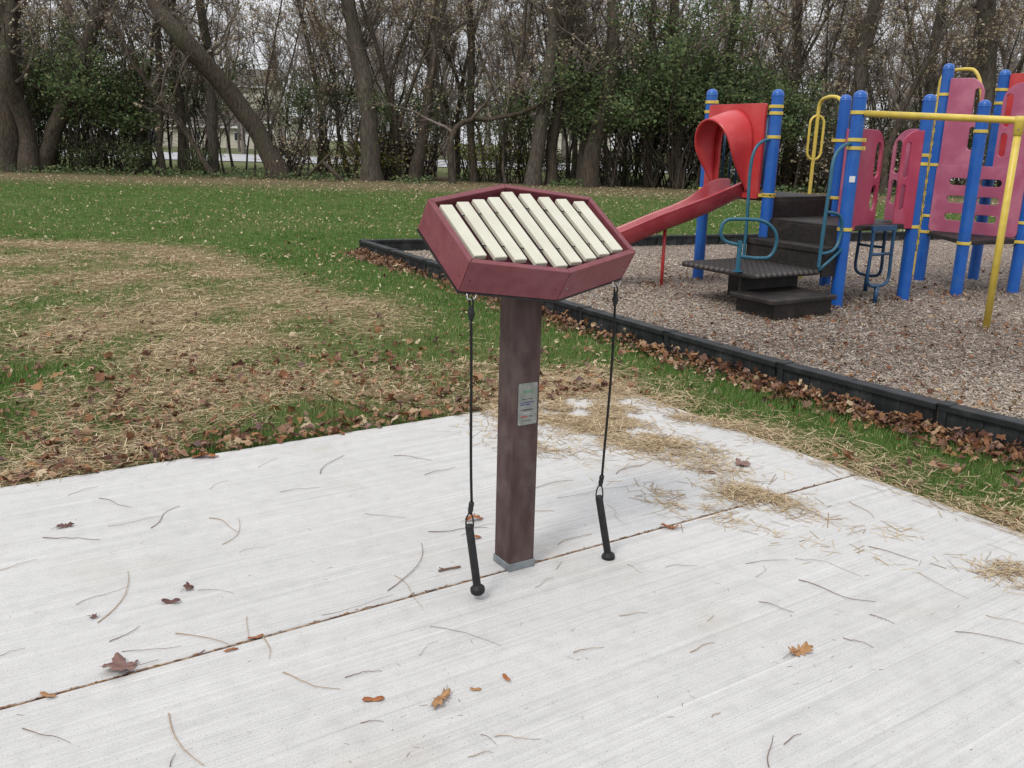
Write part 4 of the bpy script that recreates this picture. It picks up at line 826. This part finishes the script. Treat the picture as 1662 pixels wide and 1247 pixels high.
# crimson panels beside the climbers
def tall_panel(o, d, w_, z0, z1, m, inner=True, rnd=.22, slots=True, thick=.028):
    """o: post-side bottom corner, d: direction away from the post; the free upper corner is rounded"""
    h = z1-z0; out_ = [(0, 0), (w_, 0), (w_, h-rnd)]+[(w_-rnd+rnd*math.cos(a), h-rnd+rnd*math.sin(a)) for a in np.linspace(.15, PI/2, 8)]+[(0, h)]
    hs = [slot(w_-.075, h*.70, .075, h*.36), slot(w_-.075, h*.32, .075, h*.26)] if slots else []; hs = [slot(w_-.14, h*.70, .14, h*.36), slot(w_-.14, h*.32, .14, h*.26)] if w_ > .55 else hs; hs = hs if w_ > .25 else [slot(w_-.065, h*.70, .05, h*.36), slot(w_-.065, h*.32, .05, h*.26)]
    bm = bmesh.new(); plate(bm, out_, hs, thick, W(o, z0), d, Vector((0, 0, 1))); return bmobj('side_guard', bm, m, ps, bevel=.007, seg=2)
p3, p5 = PV['P3'], PV['P5']; d45 = (p5-p4).normalized(); inn = Vector((-d45.y, d45.x, 0))
dl = Vector((.47, .53, 0)).normalized(); tall_panel(p4+d45*.072-inn*.01, dl, .62, .78, 1.79, M['pink'])
dr = (-d45*.29+inn*.15).normalized(); tall_panel(p5-d45*.06-inn*.03, dr, .22, .78, 1.80, M['pink'], rnd=.16)
d35 = (p5-p3).normalized(); tall_panel(p3+d35*.07, d35, .40, .84, 1.82, M['pinkfade']); tall_panel(p5-d35*.07, -d35, .30, .84, 1.82, M['pinkfade'])
# hoop climbers
def climber(a, b, z1, out_, nm='hoop_climber', m='navy'):
    d = (b-a).normalized(); c = (a+b)/2+out_; hwd = .17
    bm = bmesh.new(); box(bm, W(c, z1-.03), (2*hwd+.06, .03, .06), math.atan2(d.y, d.x)); cl = bmobj(nm, bm, M[m], ps, bevel=.005)
    pts = [W(c-d*hwd, z1-.03), W(c-d*hwd*1.02, z1-.35), W(c-d*hwd*1.1, .28), W(c-d*hwd*.85, .20), W(c, .19), W(c+d*hwd*.85, .20), W(c+d*hwd*1.1, .28), W(c+d*hwd*1.02, z1-.35), W(c+d*hwd, z1-.03)]
    bm = bmesh.new(); tube(bm, smooth(pts, 2), .0185, 12); bmobj('hoop', bm, M[m], cl, smooth=True)
    bm = bmesh.new(); tube(bm, [W(c-d*hwd, z1-.30), W(c+d*hwd, z1-.30)], .016, 10); bmobj('rung', bm, M[m], cl, smooth=True)
    bm = bmesh.new(); tube(bm, [W(c, .19), W(c, -.02)], .024, 12); bmobj('foot_post', bm, M[m], cl, smooth=True)
climber(p4, p5, .83, -inn*.06); climber(p3, p5, .83, Vector((.05, .03, 0)))
# right tower
p6, p7, p8, p9, p10 = (PV[k] for k in ('P6', 'P7', 'P8', 'P9', 'P10')); d69 = (p9-p6).normalized(); L69 = (p9-p6).length
hs = []
for r_ in range(3):
    for c_ in range(2): hs.append(slot(.36+c_*.36, .19+r_*.21, .26, .085))
n69 = Vector((d69.y, -d69.x, 0)); n69 = n69 if n69.dot(p7-p6) > 0 else -n69
bm = bmesh.new(); plate(bm, rrect(.055, L69-.04, 0, .80, .05), hs, .03, W(p6+n69*.05, .64), d69, Vector((0, 0, 1))); bmobj('climb_panel', bm, M['pinkfade'], ps, bevel=.008)
tall_panel(p6+d69*.07+n69*.05, d69, .42, 1.43, 2.45, M['pinkfade'], rnd=.2); tall_panel(p9-d69*.07+n69*.05, -d69, .36, 1.36, 2.38, M['pinkfade'], rnd=.2)
u8 = (p10-p8).normalized(); L8 = (p10-p8).length; ar2 = [(x, y+.45) for x, y in arch]
bm = bmesh.new(); plate(bm, rrect(-L8/2+.07, L8/2-.07, 1.45, 2.55, .03), [[(x*.85, y) for x, y in ar2]], .035, W((p8+p10)/2), u8, Vector((0, 0, 1))); bmobj('tunnel_panel', bm, M['red'], ps, bevel=.008)
tall_panel(p8+(p6-p8).normalized()*-.0+Vector((.07, 0, 0)), u8, .3, 1.45, 2.5, M['red'], rnd=.15, slots=True)
# yellow coated chain between the two towers
ch = p5+Vector((.15, .16, 0)); bm = bmesh.new()
for i in range(22):
    z = .55+i*.066; ring = [W(ch, z)+Vector((math.cos(a)*.014*(i % 2), math.cos(a)*.014*(1-i % 2), math.sin(a)*.03)) for a in np.linspace(0, 2*PI, 9)[:-1]]; tube(bm, ring, .007, 6, closed=True)
bmobj('chain', bm, M['yellow'], ps, smooth=True)

# ================================================================ HOUSES beyond the road
def house(loc, L_, W_, H_, rz, roofh, lab, wins=3, eave=.5, garage=False):
    h = empty('house', loc, R(rz)); tag(h, lab, 'house')
    bm = bmesh.new(); box(bm, (0, 0, H_/2), (L_, W_, H_)); bmobj('wall', bm, M['housewall'], h)
    bm = bmesh.new(); e = eave; a = [(-L_/2-e, -W_/2-e, H_), (L_/2+e, -W_/2-e, H_), (L_/2+e, W_/2+e, H_), (-L_/2-e, W_/2+e, H_), (-L_/2-e*.5, 0, H_+roofh), (L_/2+e*.5, 0, H_+roofh)]; v = [bm.verts.new((x, y, z+.02)) for x, y, z in a]
    for f in ((0, 1, 5, 4), (2, 3, 4, 5), (1, 2, 5), (3, 0, 4), (3, 2, 1, 0)): bm.faces.new([v[i] for i in f])
    rf = bmobj('roof', bm, M['roof'], h)
    bm = bmesh.new(); box(bm, (0, -W_/2-e-.03, H_-.08), (L_+2*e, .05, .26)); bmobj('fascia', bm, M['trim'], rf)
    for i in range(wins):
        x = -L_/2+(i+.5)*L_/wins; bm = bmesh.new(); box(bm, (x, -W_/2-.02, H_*.55), (1.3, .08, 1.2)); f = bmobj('window', bm, M['trim'], h); bm = bmesh.new(); box(bm, (x, -W_/2-.07, H_*.55), (1.08, .03, 1.0)); bmobj('pane', bm, M['glass'], f)
    bm = bmesh.new(); box(bm, (L_*.40, -W_/2-.03, 1.05), (1.0, .08, 2.1)); bmobj('door', bm, M['trim'], h)
    return h
house((-44.5, 134, 0), 18, 9, 2.9, -4, 2.6, 'long low cream house with brown roof seen between the left trees', 3)
house((-52, 158, 0), 22, 10, 9.5, 0, 3, 'taller cream house rising behind the low one at left', 4)
house((-33.5, 128, 0), 5.5, 6, 3.6, 0, .9, 'small cream outbuilding with a white fascia right of the leaning tree', 1)
house((-78, 120, 0), 14, 9, 3.2, 8, 2.4, 'pale house at the far left behind the thicket', 3)
house((8, 190, 0), 20, 10, 5.5, 3, 3, 'house far off behind the trees in the middle', 4)
bm = bmesh.new(); box(bm, (0, 0, .85), (1.5, 1.1, 1.6)); box(bm, (0, 0, 1.69), (1.6, 1.2, .07)); box(bm, (0, 0, .04), (1.7, 1.3, .08))
for k in range(5): box(bm, (0, -.56, .35+k*.26), (1.2, .04, .06))
o = bmobj('utility_cabinet', bm, M['acbox'], bevel=.02); o.location = (-50.3, 127.5, 0); tag(o, 'dark grey utility cabinet standing before the cream house', 'cabinet')

# ================================================================ TREES
def walk(rg, p, d, ln, n, wob, up=0.):
    pts = [np.array(p, float)]; d = np.array(d, float); d /= np.linalg.norm(d)
    for i in range(n):
        d = d+rg.normal(0, wob, 3)+np.array([0, 0, up]); d /= np.linalg.norm(d); pts.append(pts[-1]+d*ln/n)
    return np.array(pts), d
def crown(rg, trunk, tr, first, nb, bl, dens=1., up=.06, leafy=.3, lens=1.):
    """limbs, branches and twigs grown from a trunk polyline"""
    limbs, twigs, tips = [], [], []
    cum = np.concatenate([[0], np.cumsum(np.linalg.norm(np.diff(trunk, axis=0), axis=1))]); tot = cum[-1]
    at = lambda s: np.array([np.interp(s, cum, trunk[:, i]) for i in range(3)])
    for b in range(nb):
        f = first+(1-first)*((b+rg.random())/nb); s = f*tot; p = at(s); r = np.interp(s, cum, tr)
        az = rg.uniform(0, 2*PI); el = rg.uniform(.25, 1.1); L0 = bl*(1.15-.75*f)*rg.uniform(.6, 1.3)
        q, d = walk(rg, p, (math.cos(az)*math.cos(el), math.sin(az)*math.cos(el), math.sin(el)), L0, 7, .17, up)
        rr = min(r*.6, .012+.022*L0); limbs.append((q, np.linspace(rr, .012, 8)))
        for c in range(int(7*dens)):
            t = rg.uniform(.15, 1); i = int(t*6); pp = q[i]+(q[i+1]-q[i])*(t*7-i if t*7-i < 1 else .9); dd = q[i+1]-q[i]; dd = dd/np.linalg.norm(dd)+rg.normal(0, .65, 3); dd[2] += .1
            L1 = L0*rg.uniform(.2, .5); q2, _ = walk(rg, pp, dd, L1, 5, .22, up); twigs.append((q2, np.linspace(.014, .006, 6)))
            for e in range(int(6*dens)):
                i2 = rg.integers(0, 5); d2 = (q2[i2+1]-q2[i2]); d2 = d2/np.linalg.norm(d2)+rg.normal(0, .7, 3)
                q3, _ = walk(rg, q2[i2+1], d2, rg.uniform(.35, .95)*lens, 3, .25, .03); twigs.append((q3, np.linspace(.0075, .004, 4))); tips.append(q3[-1]); tips.append(q3[-2])
    return limbs, twigs, np.array(tips)
QUAD_V = np.array([[-.5, -.5, 0], [.5, -.5, .12], [.5, .5, 0], [-.5, .5, .12]]); QUAD_F = np.array([[0, 1, 2, 3]])
def leafmesh(rg, pts, size, name='leaves', sq=1.6):
    n = len(pts); pos = pts; s = rg.uniform(.6, 1.3, n)*size; V = QUAD_V[None]*np.stack([s, s*sq, s], -1)[:, None]
    V = np.einsum('nij,nkj->nki', rotm(rg.uniform(0, 2*PI, n), rg.normal(0, .8, n), rg.normal(0, .8, n)), V)+pos[:, None]
    return npmesh(name, V.reshape(-1, 3), np.arange(n*4).reshape(n, 4), rg.random(n))
def treemeshes(seed, h=14, r=.18, lean=(0, 0), wob=.05, first=.2, nb=16, bl=3.6, dens=1., path=None, radii=None, leafn=.25, bark='bark', forks=0, flare=1.35):
    rg = np.random.default_rng(seed)
    if path is None: tk, _ = walk(rg, (0, 0, -.1), (lean[0], lean[1], 1), h, 14, wob, .03)
    else:
        pth = np.array(path, float); c = np.concatenate([[0], np.cumsum(np.linalg.norm(np.diff(pth, axis=0), axis=1))]); s = np.linspace(0, c[-1], 18)
        tk = np.stack([np.interp(s, c, pth[:, i]) for i in range(3)], -1)
        for _ in range(2): tk[1:-1] = (tk[:-2]+tk[1:-1]*2+tk[2:])/4
        tk[1:-1] += rg.normal(0, .03, (len(tk)-2, 3))
    m = len(tk); rad = np.linspace(r, r*.22, m) if radii is None else np.interp(np.linspace(0, 1, m), np.linspace(0, 1, len(radii)), radii)
    rad = rad*(1+.06*rg.normal(0, 1, m)); rad[0] *= flare; rad[1] *= 1+(flare-1)*.3
    thick = [(tk, rad)]; L1, T1, tips = crown(rg, tk, rad, first, nb, bl, dens)
    for k in range(forks):
        i = int(m*rg.uniform(.18, .4)); az = rg.uniform(0, 2*PI); q, _ = walk(rg, tk[i], (math.cos(az)*.35, math.sin(az)*.35, 1), h*.65, 10, .07, .04); rr = np.linspace(rad[i]*.75, rad[i]*.15, 11); thick.append((q, rr))
        a, b, c = crown(rg, q, rr, .25, nb//2, bl*.8, dens); L1 += a; T1 += b; tips = np.concatenate([tips, c])
    v, f = tubes_np(thick, 12); m1 = npmesh('trunk', v, f, smooth=True); m1.materials.append(M[bark])
    v1, f1 = tubes_np(L1, 6); v2, f2 = tubes_np(T1, 3); m2 = npmesh('crown', np.concatenate([v1, v2]), np.concatenate([f1, f2+len(v1)]), smooth=True); m2.materials.append(M['twig'])
    low = tips[rg.random(len(tips)) < leafn*.7*(.2+.8*(vnoise(tips[:, 0]+seed, tips[:, 2], .8, seed) > .55))]
    pts = np.repeat(low, 3, 0)+rg.normal(0, .10, (len(low)*3, 3)); m3 = leafmesh(rg, pts, .052, 'dry_leaves'); m3.materials.append(M['dryleaf'])
    return m1, m2, m3
def place_tree(name, meshes, loc, rz, scl, lab, group=None, cat='tree'):
    t = empty(name, loc, rz); t.scale = (scl, scl, scl); tag(t, lab, cat, group)
    for nm, me in zip(('trunk', 'crown', 'dry_leaves'), meshes):
        if me is None: continue
        o = bpy.data.objects.new(nm, me); COL.objects.link(o); o.parent = t
    return t
def pix_path(pts, Y):                    # trunk bends read off the photograph at its true distance Y
    out_ = []
    for x, y in pts:
        d = fw+(x-CX)/F_PX*cr-(y-CY)/F_PX*cu; out_.append(np.array([0, 0, EYE])+d*(Y/d[1]))
    return out_
HERO = [ # px path, distance, radii, seed, label, bark
 ([(8, 280), (10, 180), (2, 60), (-15, -150)], 37, (.75, .68, .62, .3), 11, 'massive dark tree trunk at the far left edge', 'bark'),
 ([(62, 275), (85, 215), (125, 110), (160, 0), (205, -160)], 37.3, (.42, .36, .30, .26, .1), 12, 'trunk slanting right beside the massive far left tree', 'bark'),
 ([(46, 277), (38, 200), (22, 120), (10, 0), (-5, -160)], 36.8, (.40, .35, .27, .22, .1), 13, 'second upright stem joined to the massive far left tree', 'bark'),
 ([(455, 285), (438, 240), (398, 180), (348, 110), (300, 50), (255, 0), (150, -140)], 37, (.50, .47, .46, .44, .42, .40, .16), 14, 'big dark tree leaning steeply left over the thicket', 'bark'),
 ([(604, 285), (603, 220), (596, 160), (578, 80), (566, 0), (540, -200)], 37.5, (.48, .42, .38, .34, .33, .14), 15, 'tall smooth trunk with a slight bend, left of the xylophone', 'bark2'),
 ([(865, 297), (872, 230), (890, 140), (902, 60), (905, 0), (910, -200)], 37, (.36, .32, .34, .36, .34, .14), 16, 'thick double trunk rising behind the xylophone right corner', 'bark2'),
 ([(895, 298), (893, 240), (912, 160), (918, 60), (925, 0), (935, -200)], 37.4, (.28, .26, .28, .26, .24, .1), 17, 'dark ivy clad trunk just right of the double trunk', 'bark'),
 ([(955, 300), (960, 250), (975, 190), (995, 130), (992, 40), (998, -20), (1010, -200)], 37, (.42, .38, .32, .27, .25, .22, .1), 18, 'curved trunk sweeping right then upright beyond the xylophone', 'bark'),
 ([(945, 300), (948, 220), (952, 120), (945, 20), (940, -180)], 38, (.26, .24, .22, .2, .1), 19, 'straight slimmer trunk beside the curved trunk', 'bark2'),
 ([(735, 292), (728, 235), (735, 190), (790, 195), (850, 182), (905, 155), (960, 120), (1010, 90)], 36.5, (.22, .2, .17, .14, .13, .11, .07, .03), 20, 'crooked tree whose limb reaches far right, low over the lawn edge', 'bark'),
 ([(345, 284), (343, 200), (338, 100), (330, 0), (322, -160)], 38.5, (.27, .24, .22, .2, .1), 21, 'upright grey trunk behind the leaning tree', 'bark2'),
 ([(300, 280), (298, 220), (292, 120), (285, 0), (280, -160)], 39.5, (.24, .2, .18, .15, .1), 22, 'grey trunk in front of the cream house', 'bark2'),
 ([(262, 277), (256, 180), (258, 80), (252, 0), (250, -160)], 38, (.18, .17, .15, .13, .08), 23, 'dark upright trunk left of the cream house wall', 'bark'),
 ([(348, 285), (300, 215), (262, 165), (215, 95), (190, 20)], 36.5, (.14, .12, .11, .09, .03), 24, 'thin dead trunk leaning left between upright ones', 'bark'),
 ([(1100, 306), (1098, 200), (1096, 100), (1094, 0), (1092, -160)], 38, (.28, .25, .22, .2, .1), 25, 'straight trunk left of the red slide hood', 'bark'),
 ([(1052, 304), (1050, 250), (1056, 150), (1062, 0), (1066, -160)], 38.5, (.2, .18, .16, .14, .08), 26, 'slim trunk midway between curved trunk and slide', 'bark'),
 ([(1375, 318), (1385, 240), (1398, 150), (1410, 60), (1420, 0), (1440, -160)], 37.5, (.38, .35, .33, .32, .3, .15), 27, 'stout trunk rising behind the middle blue posts', 'bark2'),
 ([(1500, 320), (1502, 240), (1510, 120), (1528, 0), (1545, -150)], 39, (.26, .24, .23, .2, .1), 28, 'grey trunk behind the right tower of the playset', 'bark2'),
 ([(1590, 322), (1595, 200), (1602, 100), (1600, 0), (1600, -150)], 38, (.46, .42, .40, .38, .2), 29, 'broad grey trunk behind the tall rose panels', 'bark2'),
 ([(1432, 318), (1440, 250), (1478, 160), (1520, 60), (1560, 0), (1610, -80)], 36.5, (.16, .14, .12, .1, .08, .04), 30, 'thin trunk slanting up to the right behind the overhead bar', 'bark'),
 ([(1270, 312), (1282, 220), (1295, 120), (1300, 0), (1305, -150)], 39, (.24, .22, .2, .18, .1), 31, 'trunk behind the yellow arch pole', 'bark'),
 ([(1150, 308), (1165, 220), (1185, 110), (1195, 0), (1200, -150)], 38.6, (.22, .22, .2, .18, .1), 32, 'dark trunk directly behind the red slide hood', 'bark'),
 ([(770, 293), (762, 200), (766, 100), (760, 0), (755, -150)], 39, (.2, .18, .17, .15, .1), 33, 'upright trunk behind the far tip of the xylophone', 'bark'),
 ([(672, 290), (690, 200), (702, 120), (705, 40), (712, -150)], 38.2, (.3, .26, .22, .2, .1), 34, 'leaning dark trunk above the left end of the xylophone', 'bark'),
 ([(560, 286), (525, 262), (500, 284)], 35.8, (.09, .1, .06), 35, 'fallen dark limb curving up from the leaf litter', 'bark')]
for px, Y, rad, sd, lab, bk in HERO:
    Pp = pix_path(px, Y); b0 = Pp[0].copy(); b0[2] = 0; path = [p-b0 for p in Pp]
    path[0][2] = -.1; rgy = np.random.default_rng(sd)
    for i in range(1, len(path)): path[i][1] += rgy.normal(0, .15)*i
    if sd == 35:
        v, f = tubes_np([(np.array(path), np.array(rad)), (np.array([path[1], path[1]+np.array([.5, 0, .5])]), np.array([.06, .03]))], 8); me = npmesh('fallen_limb', v, f, smooth=True); o = link('fallen_limb', me, M['bark']); o.location = b0; tag(o, lab, 'branch'); continue
    ms = treemeshes(sd, path=path, radii=np.array(rad)*{20: .62, 14: .78, 11: .85, 12: .8}.get(sd, .84), first=.30 if sd != 20 else .2, nb=10, bl=3.2, dens=.8, leafn=.5, bark=bk, flare=1.25 if sd != 24 else 1.)
    place_tree('bare_tree', ms, b0, 0, 1, lab, 'trees along the far side of the lawn')
TM = [treemeshes(100+i, h=rr[0], r=rr[1], wob=rr[2], first=rr[3], nb=rr[4], bl=rr[5], dens=1., leafn=rr[6], bark=('bark', 'bark2')[i % 2], forks=i % 3) for i, rr in enumerate([(14, .13, .08, .22, 12, 2.4, .5), (12, .085, .12, .18, 10, 2.0, .7), (15, .15, .07, .26, 13, 2.8, .3), (11, .065, .14, .14, 9, 1.8, .7), (13, .10, .10, .2, 12, 2.4, .6), (10, .055, .16, .12, 8, 1.5, .6)])]
rg = np.random.default_rng(77)
def where(x):                            # which stretch of the tree line, by landmarks one can see
    for lim, t in ((-14.5, ', towards the massive trunk at far left'), (-9.3, ', in front of the pale houses'), (-5.5, ', between the leaning tree and the tall smooth trunk'), (1.2, ', behind the far tip of the xylophone'), (6.9, ', between the curved trunk and the slide hood'), (13.5, ', behind the slide and stairs of the playset')):
        if x < lim: return t
    return ', behind the right tower of the playset'
# band of slimmer trees behind and between
k = 0; xs = [x for x in np.linspace(-28, 31, 58) if not (-12.5 < x < -8.5 and rg.random() < .5)]
for i, x in enumerate(xs):
    Y = rg.uniform(37.5, 47); t = int(rg.integers(0, 6)); place_tree('bare_tree', TM[t], ((x+rg.uniform(-.5, .5))*Y/38, Y, 0), rg.uniform(0, 6.28), rg.uniform(.85, 1.2), 'slim bare tree in the thicket'+where(x), 'slim bare trees of the thicket')
for i, x in enumerate(np.linspace(-22, 25, 66)):
    Y = rg.uniform(37.6, 41); place_tree('sapling', TM[int(rg.choice([3, 5]))], (x+rg.uniform(-.5, .5), Y, 0), rg.uniform(0, 6.28), rg.uniform(.7, 1.05), 'thin dark sapling'+where(x*38/Y), 'thin saplings of the thicket', 'sapling')
# undergrowth shrubs with green leaves
def shrubmeshes(seed, h, spread, nl, mt='shrubleaf', nst=13, base=.25, size=.052):
    rg = np.random.default_rng(seed); st, tw, tips = [], [], []
    for s in range(nst):
        az = rg.uniform(0, 2*PI); q, _ = walk(rg, (rg.normal(0, .25), rg.normal(0, .25), -.05), (math.cos(az)*.35*spread, math.sin(az)*.35*spread, 1), h*rg.uniform(.7, 1.1), 9, .12, -.01); st.append((q, np.linspace(.035, .01, 10)))
        for j in range(12):
            i = int(rg.integers(2, 9)); az2 = rg.uniform(0, 2*PI); q2, _ = walk(rg, q[i], (math.cos(az2), math.sin(az2), rg.uniform(-.1, .7)), rg.uniform(.5, 1.3), 4, .2, -.02); tw.append((q2, np.linspace(.01, .005, 5)))
            if q2[-1][2] > h*base: tips += [q2[1], q2[2], q2[3], q2[4]]
    tips = np.array(tips); idx = rg.integers(0, len(tips), nl); pts = tips[idx]+rg.normal(0, .16, (nl, 3))
    v1, f1 = tubes_np(st, 5); v2, f2 = tubes_np(tw, 3); m1 = npmesh('stems', np.concatenate([v1, v2]), np.concatenate([f1, f2+len(v1)]), smooth=True); m1.materials.append(M['bark'])
    m2 = leafmesh(rg, pts, size, 'foliage'); m2.materials.append(M[mt]); return m1, m2
SM = [shrubmeshes(201, 5.2, 1.1, 4800, base=.36), shrubmeshes(202, 4.4, 1.3, 4200, base=.38), shrubmeshes(203, 6.8, .9, 5400, base=.36), shrubmeshes(204, 2.4, 1.5, 1500, size=.05), shrubmeshes(205, 2.4, 1.4, 1100, 'yelleaf', 9, .1), shrubmeshes(206, 5.8, 1., 2300, base=.38), shrubmeshes(207, 2.2, 1.3, 700, 'dryleaf', 18, .05)]
def shrub(i, px, Y, s, lab, g):
    d = fw+(px-CX)/F_PX*cr-(300-CY)/F_PX*cu; x = d[0]/d[1]*Y; t = empty('shrub', (x, Y, 0), rg.uniform(0, 6.28)); t.scale = (s, s, s); tag(t, lab+where(x*38/Y), 'shrub', g)
    for nm, me in zip(('stems', 'foliage'), SM[i]):
        o = bpy.data.objects.new(nm, me); COL.objects.link(o); o.parent = t
GRN = 'tall green leaved shrub'; GG = 'green shrubs of the thicket'
for px in (20, 75, 120, 165, 210, 245, 150, 95, 190): shrub(int(rg.choice([0, 1, 2, 5])), px, rg.uniform(37.5, 41), rg.uniform(.9, 1.2), GRN, GG)
for px in (325, 470, 530): shrub(5, px, rg.uniform(38, 42), rg.uniform(.75, 1.), GRN, GG)
for px in (640, 655, 690, 750, 820, 860): shrub(int(rg.choice([1, 5, 5])), px, rg.uniform(38, 42), rg.uniform(.7, 1.), GRN, GG)
for px in (985, 1010, 1040, 1075, 1110, 1140, 1175, 1210, 1235, 1150, 1100, 1200, 1060, 1260): shrub(int(rg.choice([0, 2, 2, 1])), px, rg.uniform(37.5, 41.5), rg.uniform(.95, 1.3), GRN, GG)
for px in (1310, 1360, 1420, 1470, 1520, 1580, 1640, 1680): shrub(int(rg.choice([5, 5, 1])), px, rg.uniform(39, 43), rg.uniform(.7, 1.), GRN, GG)
for px in (560, 630, 790, 1440, 1490, 845, 1300): shrub(4, px, rg.uniform(38.5, 40), rg.uniform(.6, 1.), 'low yellowing shrub', 'low yellowing shrubs')
for px in (1290, 1330, 1370, 1410, 1450, 1500, 1560, 1620, 470, 610, 680, 1230): shrub(6, px, rg.uniform(37.5, 40.5), rg.uniform(.9, 1.3), 'low dry brown brush', 'low dry brush')
for px in (30, 90, 150, 220, 330, 620, 900, 1000, 1120, 1180, 1060): shrub(3, px, rg.uniform(37.5, 39.5), rg.uniform(.45, .8), 'low green leafy shrub', 'low green shrubs')
# the wood beyond the road: one mass
def farwood():
    rgw = np.random.default_rng(900); trunks, tw = [], []
    for i in range(360):
        x = rgw.uniform(-95, 105); Y = rgw.uniform(86, 118); h = rgw.uniform(11, 19)
        if -72 < x < -22 and rgw.random() < .55: continue
        q, _ = walk(rgw, (x, Y, -.1), (0, 0, 1), h, 8, .06, .02); trunks.append((q, np.linspace(rgw.uniform(.1, .28), .04, 9)))
        for j in range(34):
            k_ = int(rgw.integers(2, 8)); az = rgw.uniform(0, 2*PI); q2, _ = walk(rgw, q[k_], (math.cos(az), math.sin(az), rgw.uniform(.2, 1.6)), rgw.uniform(1.5, 4.5), 4, .2, .05); tw.append((q2, np.linspace(.05, .02, 5)))
            for e in range(3):
                q3, _ = walk(rgw, q2[int(rgw.integers(1, 4))], rgw.normal(0, 1, 3)+np.array([0, 0, .7]), rgw.uniform(.8, 2.2), 2, .2, .05); tw.append((q3, np.linspace(.026, .012, 3)))
    v1, f1 = tubes_np(trunks, 5); v2, f2 = tubes_np(tw, 3)
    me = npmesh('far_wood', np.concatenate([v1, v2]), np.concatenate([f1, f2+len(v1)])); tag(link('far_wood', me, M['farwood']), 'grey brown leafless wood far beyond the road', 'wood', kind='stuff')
farwood()
def undergrowth():                       # weeds and ivy at the tree feet
    n = 17000; x = RNG.uniform(-24, 24, n); y = RNG.uniform(35.5, 41, n); k = (vnoise(x, y, .5, 91) > .55) | ((x < -9) & (RNG.random(n) < .6)); x, y = x[k], y[k]; n = len(x)
    me = leafmesh(np.random.default_rng(4), np.stack([x*y/38, y, RNG.random(n)**2*.28], -1), .06); me.materials.append(M['shrubleaf']); o = bpy.data.objects.new('weeds', me); COL.objects.link(o); tag(o, 'low green weeds and ivy along the foot of the trees', 'weeds', kind='stuff')
undergrowth()
sc.cycles.use_denoising = True
